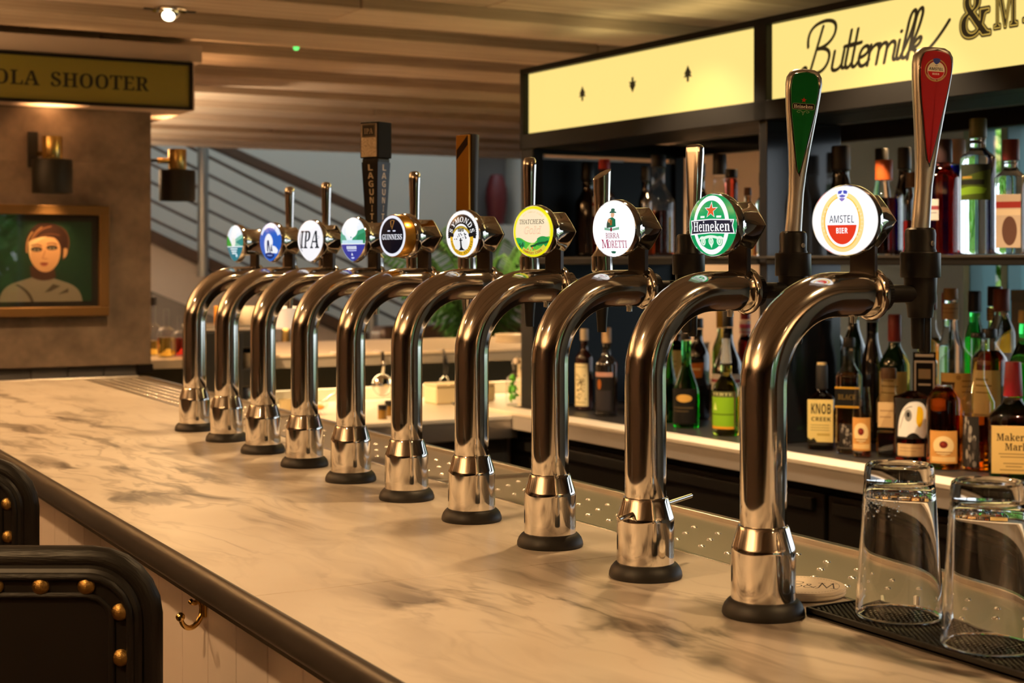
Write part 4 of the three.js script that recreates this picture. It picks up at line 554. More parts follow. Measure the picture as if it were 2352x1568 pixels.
{
  const bp = M([0.007, 0.0062, 0.0055], 0.5, 0, { specularIntensity: 0.35 });
  const t = bbThing('lightbox_sign', 'long illuminated yellow fascia sign in a black frame over the bottle shelves', 'sign');
  const d0 = 0.05, y0 = 1.880, y1 = 2.084;
  put(t, 'frame', merge(ebb(d0 - 0.022, d0 + 0.05, 2.084, 2.103, -0.046, 2.45, 0.002), ebb(d0 - 0.022, d0 + 0.05, 1.828, 1.880, -0.046, 2.45, 0.002), ebb(d0 - 0.022, d0 + 0.05, 1.828, 2.103, -0.046, -0.022, 0.002), ebb(d0 - 0.022, d0 + 0.05, 1.828, 2.103, 1.191, 1.243, 0.002), ebb(d0 - 0.022, d0 + 0.05, 1.828, 2.103, 2.402, 2.45, 0.002)), bp);
  const panel = (s0, s1, tex) => { const g = ebb(d0, d0 + 0.006, y0, y1, s0, s1); planarUV(g, 2, 1, s0, s1, y0, y1); put(t, 'sign_panel', g, M([0.04, 0.037, 0.02], 0.55, 0, { map: tex, specularIntensity: 0.5, emissive: lin(1, 0.93, 0.78), emissiveMap: tex, emissiveIntensity: 1.15 })); };
  panel(-0.022, 1.191, sign1); panel(1.243, 2.402, sign2);
  put(t, 'box_base', ebb(d0 + 0.051, d0 + 0.24, 1.828, 1.838, -0.044, 2.45), bp);
  put(t, 'box_sides', merge(ebb(d0 + 0.23, d0 + 0.24, 1.838, 2.10, -0.044, 2.45), ebb(d0 + 0.03, d0 + 0.24, 1.838, 2.10, -0.044, -0.035), ebb(d0 + 0.03, d0 + 0.24, 1.838, 2.10, 2.44, 2.45)), M([0.5, 0.46, 0.38], 0.6));
  put(t, 'lamp_tube', cyl(0.013, 0.013, 2.3, 16).rotateX(Math.PI / 2).translate(d0 + 0.13, 2.06, 1.2), glow([1, 0.78, 0.32], 3.0));
  for (const s of [0.585, 1.82]) { const p = bb(s, d0 - 0.026, 1.982), a = new THREE.RectAreaLight(lin(1, 0.80, 0.34), 0.75, 1.16, 0.2); a.position.copy(p); a.lookAt(p.clone().add(new THREE.Vector3(-Math.cos(DEL), 0, Math.sin(DEL)))); a.name = 'sign_light'; scene.add(a); }
  const up = new THREE.RectAreaLight(lin(1, 0.78, 0.32), 2.4, 0.12, 2.2); up.position.copy(bb(1.2, d0 + 0.13, 2.09)); up.rotation.set(Math.PI / 2, 0, 0); up.name = 'sign_top_light'; scene.add(up);
}
// canopy behind the sign, with downlights in its soffit
{
  const t = bbThing('shelf_canopy', 'flat pale canopy over the bottle shelves with small recessed lights', 'canopy');
  put(t, 'soffit', ebb(0.30, 0.72, 1.878, 1.90, -0.046, 3.2), M([0.50, 0.42, 0.37], 0.7)); put(t, 'front_beam', ebb(0.291, 0.2995, 1.838, 1.90, -0.046, 3.2), blackPaint);
  const rimG = lathe([[0.026, 0], [0.030, -0.002], [0.026, -0.0035], [0.021, -0.002], [0.020, 0.002], [0.026, 0.002]], 24), bulbG = lathe([[0.00001, -0.002], [0.015, -0.0015], [0.0185, 0.0005], [0.00001, 0.001]], 20), bm = glow([1, 0.8, 0.55], 4);
  let base = null; [0.42, 0.95, 1.42, 2.02, 2.6].forEach((s, i) => {
    let o; if (!base) { o = base = thing('cabinet_light', 'small round light in the canopy over the bottle shelf, farthest from the camera', 'light', { group: 'small lights in the shelf canopy' }); put(o, 'rim', rimG, chrome); put(o, 'lamp', bulbG, bm); }
    else { o = base.clone(); o.name = numbered('cabinet_light'); o.userData = { ...base.userData, label: ['', 'small canopy light left of the black divider', 'small canopy light just right of the black divider, nearly hidden', 'small canopy light beside the red tap handle', 'small canopy light out of the picture'][i] }; scene.add(o); }
    o.position.copy(bb(s, 0.46, 1.8775));
    const p = bb(s, 0.46, 1.87), q = bb(s, 0.44, 0); const l = new THREE.SpotLight(WARM, 2.2, 0, 1.2, 0.7, 2); l.position.copy(p); l.target.position.copy(q); l.castShadow = true; l.shadow.radius = 0.8; l.name = 'cabinet_beam'; scene.add(l, l.target);
  });
}
// ---------- bottles ----------
const labelMat = {};
const LAB = {
  knob: (c) => { c.fillStyle = '#d9c178'; c.fillRect(0, 0, 160, 200); word(c, 'KNOB', 84, 44, 'bold 66px sans-serif', '#2a2618', 130); word(c, 'CREEK', 84, 92, 'bold 26px sans-serif', '#2a2618', 124); for (const y of [118, 130, 142]) { c.fillStyle = '#8a7a4a'; c.fillRect(20, y, 116, 3); } c.fillStyle = '#b89c50'; c.fillRect(60, 158, 80, 12); poly(c, [[0, 200], [0, 178], [20, 190], [40, 180], [60, 200]], '#2a2618'); },
  maker: (c) => { c.fillStyle = '#dcb870'; c.fillRect(0, 0, 200, 220); word(c, "Maker's", 96, 52, 'bold 46px serif', '#3a2a18', 150); word(c, 'Mark.', 112, 96, 'bold 46px serif', '#3a2a18', 110); for (const [y, w] of [[126, 130], [140, 116], [170, 90], [184, 70], [200, 120]]) { c.fillStyle = '#9a7a48'; c.fillRect(96 - w / 2, y, w, 5); } },
  slant: (c) => { c.fillStyle = '#171410'; c.fillRect(0, 0, 200, 100); c.fillStyle = '#b78a2a'; c.fillRect(0, 0, 200, 9); c.fillRect(0, 90, 200, 10); word(c, 'BLACK LABEL'.slice(0, 5), 100, 48, 'bold 34px serif', '#6a5526', 150); },
  rose: (c) => { c.fillStyle = '#c98f4a'; c.fillRect(0, 0, 128, 200); ell(c, 64, 92, 46, 60, '#e6c890'); ell(c, 64, 84, 18, 22, '#6e2014'); ell(c, 60, 80, 8, 9, '#8e3420'); c.fillStyle = '#8f5a28'; c.fillRect(26, 128, 76, 6); c.fillRect(34, 142, 60, 5); c.fillStyle = '#e0b878'; c.fillRect(10, 160, 108, 28); },
  strip: (c) => { c.fillStyle = '#c49550'; c.fillRect(0, 0, 128, 48); c.fillStyle = '#8a6430'; c.fillRect(14, 20, 100, 6); },
  eagle: (c) => { c.fillStyle = '#22201d'; c.fillRect(0, 0, 256, 200); blob(c, 'M30 190 Q30 60 120 20 Q220 0 250 60 L250 170 Q240 210 196 190 Q150 150 100 190Z', '#e9e4dc'); blob(c, 'M176 40 Q228 30 222 90 Q216 140 190 142 Q160 130 170 84Z', '#e8b71c'); ell(c, 112, 84, 26, 30, '#8a8680'); ell(c, 112, 80, 12, 13, '#211f1d'); c.strokeStyle = '#9b958c'; c.lineWidth = 5; c.stroke(new Path2D('M50 150 Q70 100 96 60 M80 60 Q110 40 140 40')); },
  beige: (c) => { c.fillStyle = '#cdaa78'; c.fillRect(0, 0, 160, 80); c.fillStyle = '#a5845a'; c.fillRect(16, 24, 128, 5); c.fillRect(16, 44, 96, 5); },
  cream: (c) => { c.fillStyle = '#d3bf83'; c.fillRect(0, 0, 160, 200); c.fillStyle = '#8f7c45'; c.fillRect(20, 30, 70, 9); c.fillRect(20, 54, 110, 6); c.fillRect(20, 80, 120, 5); c.fillStyle = '#c0a866'; c.fillRect(110, 0, 50, 200); },
  tallcream: (c) => { c.fillStyle = '#d6c89c'; c.fillRect(0, 0, 128, 300); for (let i = 0; i < 34; i++) { c.fillStyle = ['#6b5f45', '#8f8260', '#3a3428'][i % 3]; c.beginPath(); c.arc(20 + rnd() * 90, 70 + rnd() * 190, 3 + rnd() * 7, 0, 7); c.fill(); } word(c, '50', 72, 120, 'bold 40px serif', '#2f2a20', 50); c.fillStyle = '#9a8c64'; c.fillRect(16, 20, 90, 7); c.fillRect(16, 270, 90, 7); },
  band: (c) => { c.fillStyle = '#1b1716'; c.fillRect(0, 0, 200, 200); c.fillStyle = '#b98b7a'; c.fillRect(0, 0, 200, 22); ell(c, 70, 60, 22, 26, '#a05a20'); c.fillStyle = '#2e2a2c'; c.fillRect(20, 90, 160, 100); },
  chart: (c) => { c.fillStyle = '#7fae1e'; c.fillRect(0, 0, 160, 200); c.fillStyle = '#4a4a2c'; c.fillRect(0, 0, 160, 30); word(c, 'VERTE', 80, 16, 'bold 22px serif', '#c9c48a', 120); c.fillStyle = '#55740f'; c.fillRect(0, 118, 160, 8); poly(c, [[40, 56], [54, 100], [26, 100]], '#cfe07a'); c.fillStyle = '#d99a2c'; c.fillRect(0, 186, 160, 14); c.fillStyle = '#5c4526'; c.fillRect(146, 0, 14, 200); },
  dark: (c) => { c.fillStyle = '#161310'; c.fillRect(0, 0, 128, 160); ell(c, 74, 44, 34, 18, '#c79a4a'); c.fillStyle = '#55462c'; c.fillRect(24, 84, 90, 6); c.fillRect(24, 100, 70, 5); },
  orange: (c) => { c.fillStyle = '#1c1512'; c.fillRect(0, 0, 160, 160); blob(c, 'M0 30 L160 20 L140 110 L20 120Z', '#b8642a'); c.fillStyle = '#e0b070'; c.fillRect(30, 54, 100, 14); },
  white: (c) => { c.fillStyle = '#d8d2cc'; c.fillRect(0, 0, 128, 160); c.fillStyle = '#9a4a50'; c.fillRect(0, 50, 128, 30); c.fillStyle = '#6a6a78'; c.fillRect(20, 100, 88, 6); },
  pink: (c) => { c.fillStyle = '#d8c6c4'; c.fillRect(0, 0, 128, 128); c.fillStyle = '#c0506a'; c.fillRect(0, 30, 128, 40); c.fillRect(0, 100, 128, 10); },
  yellowpic: (c) => { c.fillStyle = '#cfae66'; c.fillRect(0, 0, 256, 220); poly(c, [[10, 50], [110, 50], [94, 160], [30, 160]], '#4a3524'); c.fillStyle = '#e2c98c'; c.fillRect(6, 170, 140, 30); c.fillStyle = '#8a6d3a'; c.fillRect(150, 40, 80, 6); c.fillRect(150, 70, 90, 6); c.fillRect(150, 100, 70, 6); circ(c, 130, 24, 14, '#a5854a'); },
  green: (c) => { c.fillStyle = '#39460f'; c.fillRect(0, 0, 256, 220); blob(c, 'M0 90 Q100 60 256 30 L256 0 L0 0Z', '#23281c'); c.fillStyle = '#15160e'; c.fillRect(0, 96, 200, 30); blob(c, 'M0 150 Q120 126 220 150 L200 180 L0 190Z', '#64851a'); c.fillStyle = '#8a6a2c'; c.fillRect(20, 74, 90, 14); },
  redwhite: (c) => { c.fillStyle = '#b39c86'; c.fillRect(0, 0, 200, 220); c.fillStyle = '#8c2a22'; c.fillRect(0, 30, 200, 26); ell(c, 110, 150, 60, 60, '#5a3c30'); c.fillStyle = '#c9b090'; c.fillRect(0, 62, 200, 24); },
  jack: (c) => { c.fillStyle = '#151312'; c.fillRect(0, 0, 128, 220); c.strokeStyle = '#d8d0c4'; c.lineWidth = 9; c.strokeRect(12, 40, 104, 176); c.fillStyle = '#cfc7ba'; c.fillRect(12, 8, 104, 12); c.fillStyle = '#9c8a6c'; c.fillRect(30, 70, 68, 40); c.fillStyle = '#cfc7ba'; c.fillRect(30, 130, 68, 8); },
  floral: (c) => { c.fillStyle = '#28231f'; c.fillRect(0, 0, 128, 220); for (let i = 0; i < 24; i++) ell(c, 20 + rnd() * 90, 10 + rnd() * 200, 6 + rnd() * 8, 12 + rnd() * 10, ['#6a6058', '#8d8478', '#3a332e'][i % 3]); },
};
const lab = (k) => (labelMat[k] ??= M([1, 1, 1], 0.65, 0, { specularIntensity: 0.3, map: canvasTex(k === 'eagle' || k === 'yellowpic' || k === 'green' ? 256 : 200, 220, (c) => { c.fillStyle = '#888'; const W = { knob: [160, 200], maker: [200, 220], slant: [200, 100], rose: [128, 200], strip: [128, 48], eagle: [256, 200], beige: [160, 80], cream: [160, 200], tallcream: [128, 300], band: [200, 200], chart: [160, 200], dark: [128, 160], orange: [160, 160], white: [128, 160], pink: [128, 128], yellowpic: [256, 220], green: [256, 220], redwhite: [200, 220], jack: [128, 220], floral: [128, 220] }[k]; c.scale((k === 'eagle' || k === 'yellowpic' || k === 'green' ? 256 : 200) / W[0], 220 / W[1]); LAB[k](c); }) }));
const GLASS = {
  clear: clearGlass(), amber: solidGlass([0.86, 0.36, 0.04], 0.05), gold: solidGlass([0.95, 0.66, 0.12], 0.06), red: solidGlass([0.80, 0.07, 0.04], 0.045), green: solidGlass([0.05, 0.72, 0.12], 0.03), olive: solidGlass([0.62, 0.62, 0.08], 0.045),
  water: solidGlass([0.93, 0.97, 0.97], 0.2), brown: solidGlass([0.52, 0.15, 0.03], 0.045), dkgreen: M([0.006, 0.022, 0.008], 0.07, 0, { clearcoat: 1 }), black: M([0.010, 0.0075, 0.0065], 0.07, 0, { clearcoat: 1 }), blue: solidGlass([0.03, 0.06, 0.5], 0.02), plum: M([0.022, 0.008, 0.008], 0.07, 0, { clearcoat: 1 }),
  grape: solidGlass([0.30, 0.03, 0.02], 0.03),
};
const capMat = {}; const capM = (c, rough = 0.4, metal = 0) => (capMat[c.join() + rough + metal] ??= M(c, rough, metal));
// b: {s, d, h, r, y, g glass, sq exponent, bt body top, nb neck base, nr neck radius, f [liquid, fill], c [colour, from, radius factor, rough, metal], l [[label, y0, y1, width]], t turn}
function bottle(label, b) {
  const y = b.y ?? CTOP, o = thing('bottle', label, 'bottle', { p: bb(b.s, b.d, y), r: [0, DEL + (b.t ?? 0.55), 0], group: b.grp });
  const H = b.h, R = b.r, e = b.sq ?? 2, bt = b.bt ?? 0.58, nb = b.nb ?? 0.74, nr = b.nr ?? 0.013, ct = b.c ? b.c[1] : 0.985, bulge = b.bulge ?? 0;
  const prof = (in_, top) => {
    const P = [[0.002 + in_, (R - in_) * 0.93, e], [0.006 + in_, (R - in_) * 0.985, e], [0.012 + in_, R - in_, e]];
    for (let i = 0; i <= 3; i++) { const q = i / 3; P.push([0.012 + (bt * H - 0.012) * (q * 0.98 + 0.02), R - in_ + bulge * Math.sin(q * Math.PI), e]); }
    for (let i = 1; i <= 8; i++) { const q = i / 8, k = b.cone ? q : q * q * (3 - 2 * q); P.push([(bt + (nb - bt) * q) * H, R + (nr - R) * k - in_, e + (2 - e) * q]); }
    P.push([ct * H - 0.004, nr * (b.taper ?? 1) - in_, 2], [ct * H - 0.002, nr * (b.taper ?? 1) * (in_ ? 0.8 : 1.06), 2]);
    const T = top ?? ct * H; let out = P.filter(([yy]) => yy <= T); const nx = P.find(([yy]) => yy > T);
    if (top && nx) { const lp = out.at(-1), k = (T - lp[0]) / (nx[0] - lp[0]); out.push([T, lp[1] + (nx[1] - lp[1]) * k, lp[2]]); }
    return out;
  };
  const solid = (P) => (e > 2.1 ? loft(P.map(([yy, r, ee]) => sring(32, yy, r * (b.flat ?? 1), r, ee)), 0.5) : lathe([[0.00001, P[0][0]], ...P.map(([yy, r]) => [r, yy]), [0.00001, P.at(-1)[0]]], 30));
  put(o, 'glass_body', solid(prof(0)), GLASS[b.g]);
  if (b.f) put(o, 'liquid', solid(prof(0.0022, b.f[1] * H)), GLASS[b.f[0]]);
  if (b.c) { const [col, from, k = 1.12, rough, metal] = b.c, cr = nr * k; put(o, 'cap', lathe([[0.00001, from * H], [cr, from * H], [cr * 1.02, from * H + 0.002], [cr * (b.ctop ?? 1), H - 0.003], [cr * (b.ctop ?? 1) * 0.92, H], [0.00001, H]], 26), capM(col, rough, metal)); }
  for (const [k, y0, y1, w = 1.5, off = 0] of b.l ?? []) {
    const h = (y1 - y0) * H; let g;
    if (e > 3) { g = rbox(0.0012, h, 2 * R * w * 0.62, 0.0004); planarUV(g, 2, 1, -R * w * 0.62, R * w * 0.62, -h / 2, h / 2); g.translate(-R * (b.flat ?? 1) - 0.0009, (y0 + y1) / 2 * H, off * R); }
    else { const lr = y0 > 0.62 ? nr * 1.2 + 0.001 : R + 0.0012 + bulge; g = new THREE.CylinderGeometry(lr, lr, h, 20, 1, true, -Math.PI / 2 - w / 2 + off, w).translate(0, (y0 + y1) / 2 * H, 0); }
    put(o, 'label', g, lab(k));
  }
  return o;
}
for (const k in labelMat) labelMat[k].side = THREE.DoubleSide;
const CG = 'bottles standing on the back counter', SG = 'bottles on the black shelf';
const BL = [0.012, 0.011, 0.01], RD = [0.25, 0.012, 0.015], TAN = [0.45, 0.28, 0.13], BRN = [0.11, 0.055, 0.025], CRM = [0.55, 0.46, 0.33];
// counter, left to right
bottle('dark wine bottle with tall cream speckled label and cream neck, farthest on the back counter', { s: 0.176, d: 0.146, h: 0.271, r: 0.0304, g: 'plum', bt: 0.64, nb: 0.76, nr: 0.0125, c: [CRM, 0.86, 1.1], l: [['tallcream', 0.06, 0.58, 1.7]], grp: CG });
bottle('dark olive bottle with black label and orange spot beside the cream-label bottle', { s: 0.368, d: 0.105, h: 0.283, r: 0.0345, g: 'black', bt: 0.58, nb: 0.72, nr: 0.013, c: [TAN, 0.83, 1.15], l: [['band', 0.05, 0.5, 2.0]], grp: CG });
bottle('tall black bottle with teal glints between the second and third nearest pipes', { s: 0.47, d: 0.20, h: 0.343, r: 0.0299, g: 'black', bt: 0.6, nb: 0.8, nr: 0.013, c: [BL, 0.88], grp: CG });
bottle('brown bottle with an orange neck label half hidden behind a tap pipe', { s: 0.30, d: 0.33, h: 0.350, r: 0.0363, g: 'brown', bt: 0.66, nb: 0.8, nr: 0.015, c: [[0.3, 0.12, 0.03], 0.86, 1.2], l: [['orange', 0.3, 0.62, 1.6]], grp: CG });
bottle('bottle with a tall cream label and red dot behind the bright green bottle', { s: 0.451, d: 0.32, h: 0.291, r: 0.0394, g: 'brown', bt: 0.7, nb: 0.84, nr: 0.014, c: [CRM, 0.9], l: [['cream', 0.3, 0.72, 2.0]], grp: CG });
bottle('bright green glass bottle with black cap and dark lower label', { s: 0.766, d: 0.122, h: 0.281, r: 0.0385, g: 'green', bt: 0.36, nb: 0.72, nr: 0.0135, taper: 0.95, c: [BL, 0.93, 1.1], l: [['dark', 0.05, 0.42, 2.4], ], grp: CG });
bottle('slim green bottle partly hidden by the pipe, left of the bright green one', { s: 0.640, d: 0.15, h: 0.269, r: 0.0267, g: 'green', bt: 0.4, nb: 0.75, nr: 0.012, c: [BL, 0.92], grp: CG });
bottle('dark liqueur bottle with an orange and white label behind the green bottle', { s: 0.593, d: 0.30, h: 0.317, r: 0.0356, g: 'black', bt: 0.62, nb: 0.8, nr: 0.014, c: [BL, 0.9], l: [['orange', 0.34, 0.6, 1.8]], grp: CG });
bottle('tall dark bottle with a yellow neck label behind the lime-label bottle', { s: 0.56, d: 0.42, h: 0.345, r: 0.0300, g: 'olive', bt: 0.6, nb: 0.78, nr: 0.014, c: [[0.7, 0.42, 0.03], 0.82, 1.25], grp: CG });
bottle('clear bottle of yellow-green liqueur with lime green label and clear pourer', { s: 0.989, d: 0.095, h: 0.205, r: 0.0375, g: 'olive', bt: 0.64, nb: 0.86, nr: 0.016, bulge: 0.0, l: [['chart', 0.10, 0.62, 2.3]], grp: CG });
{ const p = bb(0.989, 0.095, CTOP + 0.2055); solo('bottle_pourer', 'clear tapering pourer cap on the lime-label liqueur bottle', 'pourer', lathe([[0.00001, 0], [0.0165, 0], [0.0155, 0.006], [0.011, 0.05], [0.0115, 0.07], [0.00001, 0.07]], 24), M([0.7, 0.68, 0.62], 0.15, 0, { transmission: 0.75, thickness: 0.02, ior: 1.3 }), { p }); }
bottle('large dark wine-shaped bottle with a white label behind the lime-label bottle', { s: 0.866, d: 0.20, h: 0.351, r: 0.0480, g: 'black', bt: 0.46, nb: 0.78, nr: 0.0145, c: [BL, 0.86, 1.1], l: [['white', 0.33, 0.47, 2.4, 0.2]], grp: CG });
bottle('slim amber-red bottle with white and pink labels and a dark red cap', { s: 0.824, d: 0.30, h: 0.344, r: 0.0223, g: 'grape', bt: 0.72, nb: 0.8, nr: 0.0135, c: [RD, 0.93, 1.1], l: [['pink', 0.36, 0.56, 2.2], ['pink', 0.80, 0.92, 3.0]], grp: CG });
bottle('dark green bottle in the shadow behind the nearest tap pipe, first of two', { s: 1.12, d: 0.38, h: 0.40, r: 0.0373, g: 'dkgreen', bt: 0.6, nb: 0.78, nr: 0.014, c: [[0.01, 0.10, 0.03], 0.86], grp: CG });
bottle('dark green bottle with green foil neck behind the amber square bottle', { s: 1.225, d: 0.36, h: 0.415, r: 0.0341, g: 'dkgreen', bt: 0.58, nb: 0.78, nr: 0.0145, c: [[0.01, 0.16, 0.05], 0.84, 1.2], grp: CG });
bottle('black bottle with glassy shoulders behind the square amber bottle', { s: 1.33, d: 0.33, h: 0.377, r: 0.0296, g: 'black', bt: 0.55, nb: 0.78, nr: 0.015, c: [BL, 0.88, 1.15], grp: CG });
bottle('squat dark square bottle with a cream label lettered in black capitals', { s: 1.373, d: 0.109, h: 0.222, r: 0.0345, g: 'brown', sq: 6, bt: 0.60, nb: 0.70, nr: 0.0125, c: [BL, 0.72, 1.2], l: [['knob', 0.10, 0.60, 1.55]], t: 0.72, grp: CG });
{ const p = bb(1.373, 0.109, CTOP + 0.2225); solo('bottle_stopper', 'tan stopper disc on the squat black-capped square bottle', 'stopper', cyl(0.0125, 0.0125, 0.006, 24).translate(0, 0.003, 0), capM([0.5, 0.36, 0.16]), { p }); }
bottle('square amber whisky bottle with a slanted black label and clear neck', { s: 1.471, d: 0.113, h: 0.298, r: 0.0318, g: 'clear', sq: 5, bt: 0.66, nb: 0.80, nr: 0.0135, f: ['amber', 0.70], c: [BL, 0.92, 1.15], l: [['slant', 0.40, 0.58, 1.56], ['floral', 0.06, 0.26, 1.0]], t: 0.66, grp: CG });
bottle('small flared clear bottle with an orange rose label, beside the square amber bottle', { s: 1.547, d: 0.086, h: 0.181, r: 0.0235, g: 'clear', bt: 0.62, nb: 0.98, nr: 0.0175, cone: 1, f: ['brown', 0.30], l: [['rose', 0.10, 0.56, 2.2]], t: 0.7, grp: CG });
bottle('clear square bottle with cork top and grey label, half full of dark red', { s: 1.575, d: 0.15, h: 0.225, r: 0.0290, g: 'clear', sq: 5, bt: 0.62, nb: 0.74, nr: 0.018, f: ['grape', 0.28], c: [BRN, 0.88, 1.1], l: [['beige', 0.34, 0.62, 1.3]], t: 0.7, grp: CG });
bottle('green whiskey bottle with a red cap and yellow cream label', { s: 1.465, d: 0.28, h: 0.355, r: 0.0400, g: 'dkgreen', bt: 0.62, nb: 0.79, nr: 0.0150, c: [[0.22, 0.018, 0.015], 0.80, 1.15, 0.45], l: [['cream', 0.20, 0.58, 2.1]], t: 0.6, grp: CG });
bottle('rounded dark bottle printed with a white bird head and yellow beak', { s: 1.673, d: 0.133, h: 0.177, r: 0.0452, g: 'brown', bt: 0.90, nb: 0.985, nr: 0.014, l: [['eagle', 0.34, 0.90, 1.9], ['beige', 0.10, 0.27, 1.5]], t: 0.7, grp: CG });
bottle('black-label square bottle with white border behind the bird-head bottle', { s: 1.637, d: 0.215, h: 0.335, r: 0.0300, g: 'brown', sq: 5, bt: 0.70, nb: 0.82, nr: 0.0135, c: [BL, 0.9], l: [['jack', 0.40, 0.80, 1.5]], t: 0.72, grp: CG });
bottle('tall gold whisky bottle behind the tap spout', { s: 1.515, d: 0.36, h: 0.408, r: 0.0350, g: 'clear', bt: 0.66, nb: 0.80, nr: 0.0145, f: ['gold', 0.72], c: [RD, 0.9, 1.1], grp: CG });
bottle('gold bottle with a wide cream label showing a dark tumbler, behind the orange bottle', { s: 1.70, d: 0.265, h: 0.33, r: 0.0440, g: 'clear', bt: 0.74, nb: 0.86, nr: 0.016, f: ['gold', 0.62], l: [['yellowpic', 0.36, 0.66, 2.4]], t: 0.75, grp: CG });
bottle('wide orange-amber bourbon bottle with rose label and folded tag', { s: 1.804, d: 0.105, h: 0.203, r: 0.0400, g: 'amber', bt: 0.80, nb: 0.985, nr: 0.020, l: [['rose', 0.08, 0.46, 1.7]], t: 0.75, grp: CG });
bottle('empty-looking long-necked clear bottle with conical shoulders and dark lower label', { s: 1.867, d: 0.152, h: 0.325, r: 0.0385, g: 'clear', bt: 0.50, nb: 0.66, nr: 0.0155, cone: 1, f: ['amber', 0.40], c: [BL, 0.965, 1.05], l: [['floral', 0.03, 0.40, 1.1, -0.5]], t: 0.75, grp: CG });
bottle('domed amber bottle with a black cap behind the long-necked clear bottle', { s: 1.80, d: 0.265, h: 0.33, r: 0.0439, g: 'clear', bt: 0.76, nb: 0.90, nr: 0.0165, f: ['amber', 0.84], c: [BL, 0.93, 1.1], l: [['cream', 0.3, 0.7, 1.6]], grp: CG });
bottle('big bourbon bottle with red wax neck and cream label, cut by the picture edge', { s: 1.985, d: 0.138, h: 0.264, r: 0.0560, g: 'brown', sq: 3.2, bt: 0.50, nb: 0.68, nr: 0.0200, c: [[0.30, 0.012, 0.02], 0.70, 1.08, 0.35], ctop: 0.82, l: [['maker', 0.05, 0.46, 1.45]], t: 0.78, grp: CG });
bottle('clear white-spirit bottle with red-brown cap, tall in the back row', { s: 1.70, d: 0.42, h: 0.425, r: 0.0342, g: 'water', bt: 0.72, nb: 0.86, nr: 0.0175, c: [[0.20, 0.035, 0.02], 0.865, 1.15], l: [['white', 0.30, 0.62, 2.2]], grp: CG });
bottle('bright green tall bottle with a dark cap in the back row by the window', { s: 1.611, d: 0.42, h: 0.418, r: 0.0270, g: 'green', bt: 0.68, nb: 0.84, nr: 0.0140, c: [BL, 0.87, 1.15], grp: CG });
bottle('clear bottle with tan neck label and brown cap, back row below the shelf', { s: 1.585, d: 0.36, h: 0.425, r: 0.0305, g: 'water', bt: 0.62, nb: 0.80, nr: 0.0155, c: [[0.36, 0.17, 0.04], 0.93, 1.15], l: [['beige', 0.81, 0.91, 3.6]], grp: CG });
bottle('bottle with a black cap and torn cream neck label in the back row', { s: 1.625, d: 0.48, h: 0.43, r: 0.0290, g: 'olive', bt: 0.62, nb: 0.78, nr: 0.0165, c: [[0.03, 0.025, 0.02], 0.88, 1.15], l: [['beige', 0.79, 0.87, 3.6]], grp: CG });
{ const o = thing('bottle_box', 'tall cream carton among the back-row bottles at the right edge', 'box', { p: bb(1.64, 0.57, CTOP), r: [0, DEL + 0.6, 0] }); put(o, 'carton', rbox(0.055, 0.39, 0.055, 0.002), M([0.52, 0.42, 0.3], 0.7), { p: new THREE.Vector3(0, 0.195, 0) }); put(o, 'lid', rbox(0.057, 0.03, 0.057, 0.002), M([0.56, 0.47, 0.35], 0.7), { p: new THREE.Vector3(0, 0.405, 0) }); }
bottle('green glass bottle at the right picture edge below the shelf', { s: 1.93, d: 0.245, h: 0.38, r: 0.0372, g: 'green', bt: 0.66, nb: 0.84, nr: 0.016, c: [[0.3, 0.2, 0.04], 0.92], grp: CG });
bottle('bottle with a dark red foil neck and green edge behind the tap spout', { s: 1.424, d: 0.52, h: 0.409, r: 0.0298, g: 'dkgreen', bt: 0.6, nb: 0.78, nr: 0.0145, c: [RD, 0.82, 1.15], grp: CG });
// shelf, left to right
const SB = (label, o) => bottle(label, { y: SHELF, grp: SG, ...o });
SB('dark bottle with a tall neck, leftmost on the black shelf', { s: 0.04, d: 0.25, h: 0.325, r: 0.0440, g: 'black', bt: 0.55, nb: 0.72, nr: 0.019, c: [BL, 0.8, 1.2] });
SB('dark red bottle with a bright red cap above the white tap lens', { s: 0.214, d: 0.20, h: 0.324, r: 0.0370, g: 'grape', bt: 0.60, nb: 0.74, nr: 0.0165, c: [[0.5, 0.02, 0.015], 0.9, 1.15], l: [['white', 0.42, 0.62, 1.2, -0.5]] });
SB('slim dark bottle near the side panel, between red-capped and large clear bottles', { s: 0.169, d: 0.40, h: 0.311, r: 0.0240, g: 'black', bt: 0.6, nb: 0.74, nr: 0.0125, c: [BL, 0.84, 1.2] });
SB('large clear decanter bottle with black stopper and amber spirit', { s: 0.573, d: 0.16, h: 0.316, r: 0.0501, g: 'clear', bt: 0.52, nb: 0.72, nr: 0.021, f: ['brown', 0.45], c: [BL, 0.88, 1.1] });
SB('dark bottle hidden behind the faceted chrome tap handle', { s: 0.56, d: 0.33, h: 0.296, r: 0.0414, g: 'black', bt: 0.5, nb: 0.74, nr: 0.017, c: [BL, 0.86] });
SB('clear bottle with a black stopper and yellowish spirit left of the red-topped bottle', { s: 0.70, d: 0.30, h: 0.315, r: 0.0400, g: 'clear', bt: 0.42, nb: 0.72, nr: 0.017, cone: 1, f: ['gold', 0.4], c: [BL, 0.80, 1.25] });
SB('slim red bottle with a black cap beside the black divider', { s: 0.882, d: 0.20, h: 0.257, r: 0.0192, g: 'red', bt: 0.84, nb: 0.88, nr: 0.0165, c: [BL, 0.9, 1.1] });
SB('little brown bottle between the slim red one and the divider', { s: 0.872, d: 0.27, h: 0.205, r: 0.0194, g: 'brown', bt: 0.6, nb: 0.8, nr: 0.010, c: [BRN, 0.88] });
SB('clear bottle with a brown cap tight against the black divider', { s: 0.90, d: 0.31, h: 0.251, r: 0.0259, g: 'water', bt: 0.62, nb: 0.74, nr: 0.0125, c: [BRN, 0.84, 1.3] });
